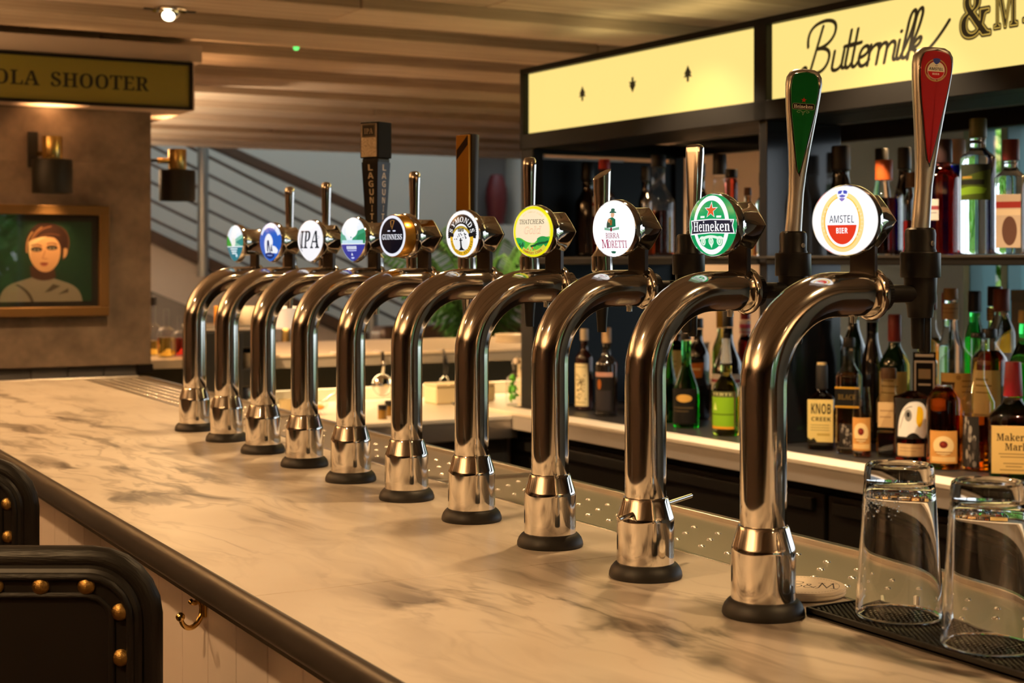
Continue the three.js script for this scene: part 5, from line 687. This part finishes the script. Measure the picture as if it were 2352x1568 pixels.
SB('small orange miniature bottle at the shelf front by the divider', { s: 1.099, d: 0.10, h: 0.085, r: 0.0150, g: 'amber', bt: 0.6, nb: 0.8, nr: 0.007, c: [BL, 0.85] });
SB('dark bottle with a wide black cap right of the divider', { s: 1.325, d: 0.22, h: 0.297, r: 0.0381, g: 'black', bt: 0.46, nb: 0.74, nr: 0.022, c: [BL, 0.78, 1.15] });
SB('clear bottle with a tall black cap against the blue-grey wall', { s: 1.335, d: 0.36, h: 0.295, r: 0.0320, g: 'water', bt: 0.4, nb: 0.72, nr: 0.0165, cone: 1, c: [BL, 0.80, 1.1] });
SB('black-capped bottle behind the orange wax-topped bottle', { s: 1.42, d: 0.36, h: 0.292, r: 0.0286, g: 'black', bt: 0.5, nb: 0.74, nr: 0.0155, c: [BL, 0.80, 1.15] });
SB('round-shouldered bottle of dark spirit with orange-red wax top', { s: 1.569, d: 0.14, h: 0.242, r: 0.0475, g: 'clear', bt: 0.62, nb: 0.78, nr: 0.0195, f: ['grape', 0.60], c: [[0.55, 0.11, 0.02], 0.79, 1.12] });
SB('clear bottle with a brown cork left of the red tap handle', { s: 1.56, d: 0.25, h: 0.214, r: 0.0270, g: 'clear', bt: 0.62, nb: 0.78, nr: 0.0155, f: ['grape', 0.42], c: [BRN, 0.82, 1.15] });
SB('tall red bottle with a dark cap and small cream label', { s: 1.790, d: 0.12, h: 0.278, r: 0.0346, g: 'red', sq: 4, bt: 0.66, nb: 0.78, nr: 0.017, c: [[0.03, 0.012, 0.012], 0.80, 1.15], l: [['white', 0.30, 0.48, 0.6, -0.5]] });
SB('blue glass bottle with a pale cap behind the red one', { s: 1.718, d: 0.24, h: 0.288, r: 0.0300, g: 'blue', bt: 0.6, nb: 0.78, nr: 0.0195, c: [[0.42, 0.3, 0.22], 0.79, 1.1] });
SB('large clear bottle with olive cap and green label before the window', { s: 1.860, d: 0.16, h: 0.325, r: 0.0415, g: 'water', bt: 0.70, nb: 0.79, nr: 0.0180, c: [[0.10, 0.10, 0.025], 0.86, 1.12], l: [['green', 0.40, 0.66, 1.9]] });
SB('clear bottle with a dark red cap and brown label near the right edge', { s: 1.977, d: 0.14, h: 0.266, r: 0.0342, g: 'water', sq: 4, bt: 0.66, nb: 0.76, nr: 0.0150, c: [[0.14, 0.014, 0.016], 0.82, 1.25], l: [['redwhite', 0.06, 0.52, 1.3]] });
for (const k in labelMat) labelMat[k].side = THREE.DoubleSide;
// ---------- picture wall: sign, sconces, picture ----------
{
  const t = thing('wall_sign', 'dim olive fascia sign with dark capital letters in a black frame on the bulkhead', 'sign');
  const tex = canvasTex(1024, 256, (c, w, h) => { c.fillStyle = '#8a8238'; c.fillRect(0, 0, w, h); const X = (x) => (x - 0.70) / 0.92 * 1024; const tx = (s, x0, x1) => { c.save(); c.translate((X(x0) + X(x1)) / 2, 130); c.font = 'bold 118px serif'; c.textAlign = 'center'; c.textBaseline = 'middle'; c.scale((X(x1) - X(x0)) / c.measureText(s).width, 1); c.fillStyle = '#17130a'; c.fillText(s, 0, 0); c.restore(); }; tx('OLA', 0.935, 1.09); tx('SHOOTER', 1.125, 1.465); });
  const g = ext(0.70, 1.612, 1.999, 2.147, 5.334, 5.340); planarUV(g, 0, 1, 0.70, 1.62, 1.999, 2.147);
  put(t, 'sign_panel', g, M([1, 1, 1], 0.3, 0, { map: tex }));
  put(t, 'sign_panel_left', ext(-1.2, 0.699, 1.999, 2.147, 5.334, 5.340), M([0.254, 0.223, 0.040], 0.3));
  put(t, 'frame', merge(ext(-1.2, 1.622, 2.147, 2.158, 5.322, 5.36, 0.002), ext(-1.2, 1.622, 1.989, 1.999, 5.322, 5.36, 0.002), ext(1.611, 1.622, 1.989, 2.158, 5.322, 5.36, 0.002)), blackPaint);
}
{ // sconces
  const shadeM = M([0.008, 0.0075, 0.007], 0.5), shadeG = lathe([[0.060, 0.0], [0.0665, 0.0], [0.068, 0.004], [0.068, 0.112], [0.066, 0.116], [0.03, 0.117], [0.03, 0.112], [0.062, 0.110], [0.060, 0.0]], 40), goldG = lathe([[0.00001, 0.115], [0.033, 0.115], [0.034, 0.118], [0.034, 0.193], [0.033, 0.196], [0.028, 0.196], [0.028, 0.16], [0.00001, 0.16]], 36);
  const bulbG = new THREE.SphereGeometry(0.022, 18, 12), bm = glow([1, 0.6, 0.25], 6);
  const sconce = (label, X, Y, L, arm, name) => {
    const t = thing('wall_sconce', label, 'wall lamp', { p: V(X, Y, L), group: 'black and gold wall sconces' });
    put(t, 'lamp_shade', shadeG, shadeM, { label: 'black cylinder shade' }); put(t, 'collar', goldG, brass, { label: 'gold cylinder top' });
    put(t, 'bulb', bulbG, bm, { p: new THREE.Vector3(0, 0.06, 0) }); put(t, 'upper_bulb', new THREE.SphereGeometry(0.012, 14, 10), bm, { p: new THREE.Vector3(0, 0.178, 0) });
    if (arm === 'back') { put(t, 'wall_plate', rbox(0.034, 0.125, 0.012, 0.003), shadeM, { p: new THREE.Vector3(-0.048, 0.155, -0.089) }); put(t, 'arm', tube([new THREE.Vector3(-0.03, 0.14, -0.085), new THREE.Vector3(-0.01, 0.14, -0.03)], 0.008, 12), brass); }
    else { put(t, 'wall_plate', rbox(0.010, 0.10, 0.034, 0.003), shadeM, { p: new THREE.Vector3(-0.145, 0.15, 0) }); put(t, 'arm', tube([new THREE.Vector3(-0.14, 0.15, 0), new THREE.Vector3(-0.07, 0.15, 0)], 0.006, 12), shadeM); put(t, 'arm_joint', tube([new THREE.Vector3(-0.075, 0.15, 0), new THREE.Vector3(-0.03, 0.15, 0)], 0.011, 14), brass); }
    const dn = spot(X, Y + 0.03, L, X, 0, L, 0.9, 0.75, ORANGE, 0.6, 0.8); dn.name = 'sconce_beam_down';
    const up = spot(X, Y + 0.20, L, X, 3, L, 0.55, 0.95, ORANGE, 0.6, 0.6); up.name = 'sconce_beam_up';
  };
  sconce('black and gold wall sconce above the framed portrait', 1.146, 1.684, 5.40, 'back');
  sconce('black and gold wall sconce on the wall end, in front of the stair rail', 1.664, 1.676, 5.66, 'side');
}
{ // picture
  const t = thing('framed_picture', 'gold-framed print of a short-haired woman on dark green behind glass', 'picture');
  const tex = canvasTex(768, 384, (c, w, h) => {
    c.fillStyle = '#0c3a24'; c.fillRect(0, 0, w, h); c.fillStyle = '#0a2c1e'; c.fillRect(0, 0, 360, h); c.save(); c.translate(500, 0); c.scale(1.12, 1);
    blob(c, 'M-110 384 Q-104 312 -50 292 L10 268 L70 262 L150 296 Q200 320 204 384 Z', '#8b8778'); blob(c, 'M-40 300 Q10 330 20 384 L8 384 Q-6 330 -50 304Z M92 300 L60 340 L84 334 L120 310Z M150 320 L110 350 L150 340Z', '#4b4638');
    blob(c, 'M4 214 L92 190 L104 268 Q54 300 8 264Z', '#4a2f22');
    blob(c, 'M-14 150 Q-20 60 30 22 Q100 -8 142 44 Q166 90 146 160 L130 190 L110 70 L0 80Z', '#5c3a26');
    blob(c, 'M-12 150 Q-24 60 36 10 Q120 -8 146 70 Q154 130 134 182 L120 150 Q126 110 104 88 Q60 66 16 96 Q0 110 -2 150Z', '#341a10'); c.lineCap = 'round'; for (const [d, q] of [['M20 84 Q34 36 84 24', '#8a5a3c'], ['M8 110 Q10 60 50 28', '#a87a50'], ['M40 74 Q70 52 116 66', '#6b412a'], ['M-6 150 Q-12 90 14 52', '#c79a68']]) { c.strokeStyle = q; c.lineWidth = 5; c.stroke(new Path2D(d)); }
    blob(c, 'M2 96 Q44 66 96 78 Q124 100 120 152 Q116 210 84 236 Q60 252 36 232 Q6 204 0 150Z', '#d8ab7c'); blob(c, 'M0 100 Q30 74 70 72 Q30 96 16 120 Q4 150 10 180 Q-2 150 0 100Z', '#e8cc9c'); blob(c, 'M132 130 Q150 120 146 150 Q142 176 130 176Z', '#caa276');
    for (const [x, y] of [[30, 134], [88, 126]]) { ell(c, x, y, 21, 12, '#2a1812'); ell(c, x, y + 3, 12, 7, '#8b8a78'); ell(c, x, y + 3, 5, 5, '#2a1812'); c.strokeStyle = '#5a3a28'; c.lineWidth = 5; c.beginPath(); c.moveTo(x - 18, y - 18); c.quadraticCurveTo(x, y - 28, x + 18, y - 16); c.stroke(); }
    c.strokeStyle = '#a87850'; c.lineWidth = 3; c.stroke(new Path2D('M62 140 Q56 168 52 176 Q60 182 70 178')); ell(c, 58, 202, 16, 6, '#8f4a36'); ell(c, 58, 210, 12, 4, '#a86048'); c.restore();
  });
  const f = (n, x0, x1, y0, y1, l0, l1, m, r = 0.003) => put(t, n, ext(x0, x1, y0, y1, l0, l1, r), m);
  const gold = M([0.22, 0.125, 0.045], 0.42, 0.6), x0 = 0.62, x1 = 1.359, y0 = 1.253, y1 = 1.645, w = 0.034;
  f('frame_bar', x0, x1, y1 - w, y1, 5.46, 5.499, gold); f('frame_bar', x0, x1, y0, y0 + w, 5.46, 5.499, gold); f('frame_bar', x0, x0 + w, y0 + w, y1 - w, 5.46, 5.499, gold); f('frame_bar', x1 - w, x1, y0 + w, y1 - w, 5.46, 5.499, gold);
  f('mount', x0 + w, x1 - w, y0 + w, y1 - w, 5.484, 5.49, M([0.012, 0.010, 0.009], 0.6), 0.001);
  const g = ext(x0 + 0.055, 1.300, 1.306, 1.588, 5.480, 5.4835); planarUV(g, 0, 1, x0 + 0.055, 1.300, 1.306, 1.588); put(t, 'print', g, M([1, 1, 1], 0.5, 0, { map: tex }));
  f('pane', x0 + w, x1 - w, y0 + w, y1 - w, 5.474, 5.4765, clearGlass(), 0.0005);
}
// ---------- end bar and work station ----------
{
  const t = thing('end_bar', 'raised bar ledge with pale top closing the far end of the bartender aisle', 'counter');
  const pale = M([0.66, 0.56, 0.44], 0.35);
  put(t, 'ledge_top', ext(1.83, 3.75, 1.105, 1.115, 5.13, 5.96, 0.002), pale); put(t, 'side_shelf', ext(1.535, 1.825, 1.045, 1.08, 5.62, 6.35, 0.003), pale); put(t, 'ledge_fascia', merge(ext(1.83, 3.75, 1.068, 1.1045, 5.136, 5.152, 0.001), ext(1.83, 3.75, 1.085, 1.1045, 5.154, 5.95, 0.001)), M([0.26, 0.235, 0.21], 0.45));
  put(t, 'back_board', ext(1.535, 3.75, 0.02, 1.044, 5.75, 5.90), M([0.14, 0.115, 0.06], 0.6)); put(t, 'end_panel', ext(1.50, 1.534, 0.02, 1.05, 5.85, 6.35), darkGrey);
  put(t, 'led_strip', ext(1.9, 3.6, 1.077, 1.0845, 5.165, 5.18), glow([1, 0.78, 0.42], 5));
  area(2.6, 1.074, 5.172, 0, -1, -0.2, 1.6, 0.02, 50, lin(1, 0.74, 0.38), 'led_strip_light');
}
{
  const t = thing('work_station', 'stainless steel cocktail station across the end of the aisle', 'work station');
  const st = M([0.62, 0.6, 0.57], 0.32, 1);
  put(t, 'worktop', ext(1.55, 2.44, 0.925, 0.94, 4.40, 5.16, 0.003), M([0.66, 0.61, 0.52], 0.4, 0.3)); put(t, 'worktop', ext(2.442, 3.3, 0.925, 0.94, 4.62, 5.16, 0.003), M([0.66, 0.61, 0.52], 0.4, 0.3));
  put(t, 'front_fascia', ext(1.55, 2.44, 0.865, 0.924, 4.405, 4.42, 0.002), st); put(t, 'splash_back', ext(1.55, 3.3, 0.94, 0.986, 5.162, 5.178, 0.002), M([0.72, 0.66, 0.55], 0.45));
  put(t, 'cabinet', ext(1.57, 2.42, 0.05, 0.86, 4.44, 5.1), M([0.02, 0.019, 0.018], 0.35)); put(t, 'cabinet', ext(2.46, 3.3, 0.05, 0.92, 4.66, 5.1), M([0.02, 0.019, 0.018], 0.35));
  put(t, 'tap_knob', (() => { const g = lathe([[0.00001, 0], [0.016, 0], [0.018, 0.006], [0.014, 0.026], [0.00001, 0.028]], 20); g.rotateX(Math.PI / 2); return g; })(), chrome, { p: V(2.0, 0.90, 4.40) });
}
{ // black coffee machine
  const t = thing('coffee_machine', 'black coffee machine with glassware shelf behind the two farthest taps', 'coffee machine', { p: V(1.62, 0.94, 5.02) });
  const bk = M([0.009, 0.010, 0.011], 0.3), p = (n, x0, x1, y0, y1, z0, z1, m, r = 0.004) => put(t, n, rbox(x1 - x0, y1 - y0, z1 - z0, r).translate((x0 + x1) / 2, (y0 + y1) / 2, (z0 + z1) / 2), m);
  p('left_body', -0.10, 0.055, 0.0, 0.275, -0.10, 0.10, bk, 0.01); p('right_body', 0.125, 0.165, 0.0, 0.275, -0.1, 0.10, bk, 0.008); p('head', 0.05, 0.13, 0.215, 0.275, -0.1, 0.10, bk); p('shelf', 0.05, 0.13, 0.085, 0.145, -0.1, 0.10, bk); p('back_panel', 0.05, 0.13, 0.0, 0.22, -0.1, -0.085, bk);
  p('top_rail', -0.10, 0.165, 0.284, 0.294, 0.088, 0.1, steel, 0.003); p('top_rail', -0.10, 0.165, 0.284, 0.294, -0.1, -0.09, steel, 0.003); p('top_tray', -0.10, 0.165, 0.2755, 0.284, -0.1, 0.1, M([0.2, 0.18, 0.17], 0.4), 0.002);
  solo('steel_jug', 'shiny ribbed steel jug standing under the coffee machine shelf', 'jug', lathe([[0.00001, 0], [0.032, 0], [0.034, 0.004], [0.033, 0.05], [0.030, 0.078], [0.027, 0.078], [0.028, 0.01], [0.00001, 0.01]], 30), chrome, { p: V(1.71, 0.94, 4.98) });
  solo('shot_glass', 'small glass on the shelf of the coffee machine', 'glass', lathe([[0.00001, 0], [0.018, 0], [0.022, 0.05], [0.0205, 0.05], [0.0165, 0.008], [0.00001, 0.008]].reverse(), 26), M([0.9, 0.85, 0.75], 0.05, 0, { transmission: 0.6, thickness: 0 }), { p: V(1.71, 1.0855, 4.97) });
  solo('orange_tin', 'orange tin on top of the coffee machine', 'tin', lathe([[0.00001, 0], [0.03, 0], [0.031, 0.003], [0.031, 0.068], [0.029, 0.071], [0.00001, 0.071]], 30), M([0.55, 0.22, 0.03], 0.45), { p: V(1.635, 1.2245, 5.02) });
  solo('ceramic_bowl', 'pale ceramic pot on top of the coffee machine beside the orange tin', 'pot', lathe([[0.00001, 0], [0.03, 0], [0.044, 0.02], [0.050, 0.05], [0.046, 0.068], [0.042, 0.066], [0.045, 0.05], [0.028, 0.008], [0.00001, 0.006]], 36), M([0.5, 0.46, 0.38], 0.4), { p: V(1.735, 1.2245, 5.03) });
}
// things on the ledge
const ledgeBottle = (label, X, L, H, R, liq, fill, nr, cap) => {
  const t = thing('bottle', label, 'bottle', { p: V(X, 1.08, L), group: 'bottles on the end bar ledge' }), bt = 0.5 * H, nb = 0.64 * H;
  const P = (q, top) => { const a = [[0.00001, 0.001 + q], [R - q, 0.002 + q], [R - q, Math.min(bt, top)]]; if (top > bt) a.push([R * 0.9 - q, bt + 0.012], [nr - q, nb], [nr - q, H]); a.push([0.00001, Math.min(top, H)]); return lathe(a, 28); };
  put(t, 'glass_body', P(0, 9), GLASS.clear); put(t, 'liquid', P(0.003, fill * H), GLASS[liq]); if (cap) put(t, 'cap', cyl(nr * 1.2, nr * 1.2, 0.03, 20), capM(BL), { p: new THREE.Vector3(0, H + 0.012, 0) });
};
ledgeBottle('clear bottle of yellow syrup at the wall end of the ledge', 1.645, 5.74, 0.185, 0.036, 'gold', 0.42, 0.011, false);
ledgeBottle('clear bottle with black cap just behind the yellow syrup bottle', 1.625, 5.86, 0.20, 0.034, 'gold', 0.3, 0.0125, true);
ledgeBottle('clear bottle of red-orange syrup next to the yellow one', 1.708, 5.78, 0.155, 0.030, 'red', 0.46, 0.008, false);
{ const g = lathe([[0.00001, 0], [0.066, 0], [0.069, 0.003], [0.069, 0.009], [0.066, 0.011], [0.00001, 0.011]], 40); for (let i = 0; i < 3; i++) solo('side_plate', ['bottom cream plate of the stack on the ledge by the fern', 'middle cream plate of the stack on the ledge by the fern', 'top cream plate of the stack on the ledge by the fern'][i], 'plate', g, M([0.72, 0.62, 0.45], 0.35), { p: V(3.03 + [0, 0.003, -0.002][i], 1.1152 + i * 0.0114, 5.52), group: 'stack of cream plates' }); }
// hanging bar tools
{
  const t = thing('cocktail_strainer', 'round steel cocktail strainer hanging from the ledge edge', 'strainer', { p: V(2.262, 1.083, 5.105) });
  put(t, 'handle', tube([new THREE.Vector3(0, 0.0, 0.006), new THREE.Vector3(0, -0.012, 0.012), new THREE.Vector3(0, -0.03, 0.008), new THREE.Vector3(0, -0.052, 0)], 0.006, 12), chrome);
  put(t, 'hook', merge(rbox(0.012, 0.038, 0.004, 0.001).translate(0, 0.016, 0.004), rbox(0.012, 0.004, 0.07, 0.001).translate(0, 0.0345, -0.028)), chrome);
  put(t, 'bowl', lathe([[0.00001, -0.022], [0.018, -0.02], [0.032, -0.011], [0.039, 0], [0.037, 0.001], [0.03, -0.009], [0.016, -0.018], [0.00001, -0.020]], 36).rotateX(-Math.PI / 2), chrome, { p: new THREE.Vector3(0, -0.088, 0) });
  const hs = []; for (let i = 0; i < 12; i++) { const a = i / 12 * 6.283; hs.push(cyl(0.003, 0.003, 0.002, 8).rotateX(Math.PI / 2).translate(0.024 * Math.cos(a), 0.024 * Math.sin(a), 0.0)); } put(t, 'coil', new THREE.TorusGeometry(0.038, 0.004, 8, 40), chrome, { p: new THREE.Vector3(0, -0.088, 0.002) });
}
{
  const t = thing('peeler', 'black-handled peeler hanging from the ledge edge over the white tubs', 'peeler', { p: V(2.51, 1.058, 5.105), s: [0.72, 0.72, 0.72] });
  put(t, 'handle', tube([new THREE.Vector3(0, 0.055, 0.01), new THREE.Vector3(0.002, 0.03, 0.02), new THREE.Vector3(0.006, -0.02, 0.02), new THREE.Vector3(0.004, -0.05, 0.014)], [0.007, 0.0125, 0.0125, 0.008], 14), blackPlastic);
  put(t, 'blade', tube([new THREE.Vector3(0.004, -0.048, 0.014), new THREE.Vector3(-0.018, -0.066, 0.01), new THREE.Vector3(-0.026, -0.09, 0.006), new THREE.Vector3(0.03, -0.092, 0.006), new THREE.Vector3(0.022, -0.066, 0.01), new THREE.Vector3(0.004, -0.048, 0.014)], 0.003, 8), chrome);
  put(t, 'hook', merge(rbox(0.010, 0.032, 0.004, 0.001).translate(0, 0.068, 0.010), rbox(0.010, 0.004, 0.085, 0.001).translate(0, 0.0822, -0.03)), steel);
}
solo('bar_spoon', 'thin steel bar spoon hanging from the ledge edge left of the strainer', 'spoon', merge(tube([new THREE.Vector3(0, 0.05, 0.01), new THREE.Vector3(0, -0.03, 0.012), new THREE.Vector3(0, -0.09, 0.01)], 0.0028, 8), new THREE.SphereGeometry(0.01, 14, 10).scale(1, 1.5, 0.4).translate(0, -0.10, 0.01), rbox(0.007, 0.035, 0.004, 0.001).translate(0, 0.066, 0.01), rbox(0.007, 0.004, 0.07, 0.001).translate(0, 0.0822, -0.024)), chrome, { p: V(2.085, 1.035, 5.105) });
// things on the station
const WT = 0.9402;
{
  const cream = M([0.74, 0.64, 0.42], 0.5), t = thing('storage_tub', 'large cream plastic tub with a row of lids on the station worktop', 'tub', { p: V(2.43, WT, 4.90) });
  put(t, 'tub_body', rbox(0.15, 0.062, 0.10, 0.008), cream, { p: new THREE.Vector3(0, 0.031, 0) }); for (let i = 0; i < 3; i++) put(t, 'lid', rbox(0.046, 0.009, 0.104, 0.003), cream, { p: new THREE.Vector3(-0.05 + i * 0.05, 0.0675, 0) });
  const u = thing('storage_tub', 'smaller cream tub right of the large tub, shade put into its body colour', 'tub', { p: V(2.562, WT, 4.93) }); put(u, 'tub_body', rbox(0.10, 0.058, 0.10, 0.008), M([0.5, 0.42, 0.24], 0.5), { p: new THREE.Vector3(0, 0.029, 0) }); put(u, 'lid', rbox(0.104, 0.009, 0.104, 0.003), cream, { p: new THREE.Vector3(0, 0.0635, 0) });  // body is the tub cream darkened to imitate shade
}
solo('black_dish', 'shallow black boat-shaped dish in front of the cream tubs', 'dish', lathe([[0.00001, 0], [0.022, 0], [0.045, 0.009], [0.058, 0.018], [0.055, 0.018], [0.043, 0.012], [0.02, 0.004], [0.00001, 0.004]], 36).scale(1, 1, 0.6), blackPlastic, { p: V(2.41, WT, 4.72) });
{
  const t = thing('water_carafe', 'glass carafe with mint leaves and a swing top on the station', 'carafe', { p: V(2.60, WT, 4.70) });
  put(t, 'glass_body', lathe([[0.00001, 0], [0.038, 0], [0.040, 0.004], [0.040, 0.085], [0.034, 0.10], [0.016, 0.115], [0.0145, 0.14], [0.017, 0.145], [0.0125, 0.145], [0.0125, 0.115], [0.031, 0.098], [0.037, 0.083], [0.037, 0.005], [0.00001, 0.004]], 32), GLASS.clear);
  const ls = []; for (let i = 0; i < 24; i++) ls.push(new THREE.SphereGeometry(0.012, 8, 6).scale(1, 0.25, 0.6).rotateX(rnd() * 6).rotateZ(rnd() * 6).translate(-0.016 + (rnd() - 0.5) * 0.02, 0.012 + rnd() * 0.09, (rnd() - 0.5) * 0.03)); put(t, 'mint_leaves', merge(ls), M([0.10, 0.5, 0.03], 0.5), { kind: 'stuff' });
  put(t, 'clip', tube([new THREE.Vector3(0.013, 0.125, 0), new THREE.Vector3(0.02, 0.15, 0), new THREE.Vector3(0, 0.172, 0), new THREE.Vector3(-0.02, 0.15, 0), new THREE.Vector3(-0.013, 0.125, 0)], 0.002, 8), steel); put(t, 'stopper', lathe([[0.00001, 0.146], [0.012, 0.146], [0.014, 0.155], [0.010, 0.166], [0.00001, 0.168]], 20), M([0.6, 0.5, 0.4], 0.4));
}
{ const cr = M([0.62, 0.5, 0.33], 0.6); [['lower cardboard box of the pair by the shelf post', 0.0], ['upper cardboard box of the pair by the shelf post', 0.071]].forEach(([l, y]) => { const t = thing('cardboard_box', l, 'box', { p: V(2.86, WT + y, 4.98), group: 'boxes by the shelf post' }); put(t, 'carton', rbox(0.14, 0.058, 0.12, 0.003), cr, { p: new THREE.Vector3(0, 0.029, 0) }); put(t, 'lid', rbox(0.146, 0.012, 0.126, 0.003), M([0.74, 0.64, 0.48], 0.6), { p: new THREE.Vector3(0, 0.064, 0) }); }); }
for (const [X, L, h, label] of [[1.995, 4.50, 0.045, 'little brown bottle with a black lid at the station front, left of the pair'], [2.055, 4.58, 0.05, 'little amber bottle with a black lid at the station front, right of the pair']]) { const t = thing('dropper_bottle', label, 'bottle', { p: V(X, WT, L), group: 'little lidded bottles' }); put(t, 'glass_body', cyl(0.015, 0.015, h * 0.66, 20).translate(0, h * 0.33, 0), M([0.2, 0.11, 0.02], 0.2)); put(t, 'lid', cyl(0.015, 0.015, h * 0.34, 20).translate(0, h * 0.83, 0), blackPlastic); }
{ const t = thing('fruit_bowl', 'clear glass bowl with orange slices and a ladle on the station', 'bowl', { p: V(1.862, WT, 4.74) }); put(t, 'glass_body', lathe([[0.00001, 0.002], [0.02, 0], [0.036, 0.018], [0.042, 0.045], [0.040, 0.046], [0.034, 0.02], [0.018, 0.006], [0.00001, 0.006]], 32), GLASS.clear); put(t, 'orange_slices', new THREE.SphereGeometry(0.03, 20, 10).scale(1, 0.32, 1).translate(0, 0.024, 0), M([0.8, 0.25, 0.02], 0.4)); put(t, 'ladle', tube([new THREE.Vector3(0.01, 0.03, 0), new THREE.Vector3(0.045, 0.06, 0.01), new THREE.Vector3(0.075, 0.075, 0.012)], 0.003, 8), steel); }
solo('tumbler', 'pale stubby glass tumbler on the station left of the fruit bowl', 'glass', lathe([[0.00001, 0], [0.026, 0], [0.030, 0.056], [0.0285, 0.056], [0.024, 0.008], [0.00001, 0.008]].reverse(), 28), M([0.8, 0.72, 0.5], 0.1, 0, { transmission: 0.6, thickness: 0 }), { p: V(1.755, WT, 4.72) });
// ---------- far room ----------
{ const p = V(6.774, 1.7902, 12.64); solo('vase', 'tall dark red vase in the far wall niche', 'vase', lathe([[0.00001, 0], [0.055, 0], [0.068, 0.01], [0.092, 0.12], [0.105, 0.24], [0.100, 0.34], [0.075, 0.43], [0.058, 0.47], [0.05, 0.475], [0.05, 0.46], [0.00001, 0.45]], 40), M([0.11, 0.009, 0.011], 0.5), { p }); }
{
  const t = thing('booth_sofa', 'dark brown leather booth seat with cushions beyond the end bar', 'sofa', { p: V(4.32, 0, 8.55) }), le = M([0.045, 0.026, 0.018], 0.4);
  put(t, 'seat', rbox(1.3, 0.42, 0.55, 0.05), le, { p: new THREE.Vector3(0, 0.21, -0.1) }); put(t, 'backrest', rbox(1.3, 0.75, 0.14, 0.05), le, { p: new THREE.Vector3(0, 0.69, 0.2) }); for (const x of [-0.43, 0, 0.43]) put(t, 'cushion', rbox(0.41, 0.32, 0.14, 0.05), le, { p: new THREE.Vector3(x, 0.9, 0.1) });
}
{
  const t = thing('potted_fern', 'large green fern with arching fronds in a pot left of the bottle shelves', 'plant', { p: V(3.55, 0, 6.78) });
  put(t, 'pot', lathe([[0.00001, 0], [0.15, 0], [0.19, 0.4], [0.2, 0.42], [0.18, 0.42], [0.17, 0.38], [0.00001, 0.38]], 32), M([0.06, 0.055, 0.05], 0.6)); put(t, 'stem', cyl(0.03, 0.04, 0.62, 12), M([0.08, 0.05, 0.03], 0.8), { p: new THREE.Vector3(0, 0.66, 0) });
  const gm = [M([0.05, 0.19, 0.035], 0.5), M([0.07, 0.26, 0.05], 0.5), M([0.035, 0.12, 0.035], 0.5)];
  for (let i = 0; i < 26; i++) {
    const a = i * 2.399, up = 0.55 + 0.85 * rnd(), out = 0.25 + 0.3 * rnd(), gs = [], pt = (q) => new THREE.Vector3(Math.cos(a) * out * q, 0.98 + up * q - 0.5 * up * q * q, Math.sin(a) * out * q), pts = []; for (let k = 0; k <= 10; k++) pts.push(pt(k / 10)); gs.push(tube(pts, 0.006, 6));
    for (let k = 2; k <= 20; k++) { const q = k / 20, c = pt(q), l = 0.17 * Math.sin(Math.PI * (0.15 + 0.8 * q)); for (const s of [-1, 1]) { const lf = new THREE.SphereGeometry(0.5, 6, 4).scale(l, 0.006, 0.022).translate(l / 2, 0, 0).rotateZ(-0.5).rotateY(-a + s * 1.05).translate(c.x, c.y, c.z); gs.push(lf); } }
    put(t, 'frond', merge(gs.map((g) => g)), gm[i % 3]);
  }
}
{ const t = thing('table_lamp', 'glowing round-shaded table lamp far behind the third tap', 'lamp', { p: V(3.37, 0, 9.1) }); put(t, 'side_table', merge(cyl(0.25, 0.25, 0.03, 30).translate(0, 0.72, 0), cyl(0.03, 0.03, 0.72, 14).translate(0, 0.36, 0), cyl(0.18, 0.18, 0.02, 24).translate(0, 0.01, 0)), M([0.05, 0.03, 0.02], 0.4)); put(t, 'base', cyl(0.02, 0.05, 0.3, 20), brass, { p: new THREE.Vector3(0, 0.885, 0) }); put(t, 'lamp_shade', lathe([[0.11, 1.03], [0.085, 1.16], [0.08, 1.16], [0.105, 1.03]], 30), glow([1, 0.8, 0.55], 0.55, [0.6, 0.5, 0.4], { side: THREE.DoubleSide })); put(t, 'bulb', new THREE.SphereGeometry(0.04, 16, 12), glow([1, 0.8, 0.5], 5), { p: new THREE.Vector3(0, 1.09, 0) }); const l = new THREE.PointLight(SOFTWARM, 0.5, 0, 2); l.position.copy(V(3.37, 1.09, 9.1)); l.shadow.radius = 2; l.castShadow = true; l.name = 'table_lamp_light'; scene.add(l); }
solo('alarm_light', 'tiny green indicator light on the ceiling boards', 'indicator', lathe([[0.00001, -0.012], [0.008, -0.010], [0.012, 0], [0.00001, 0]], 16), glow([0.15, 1, 0.2], 1.5), { p: V(1.962, 2.2195, 5.19) });
renderer.render(scene, camera);
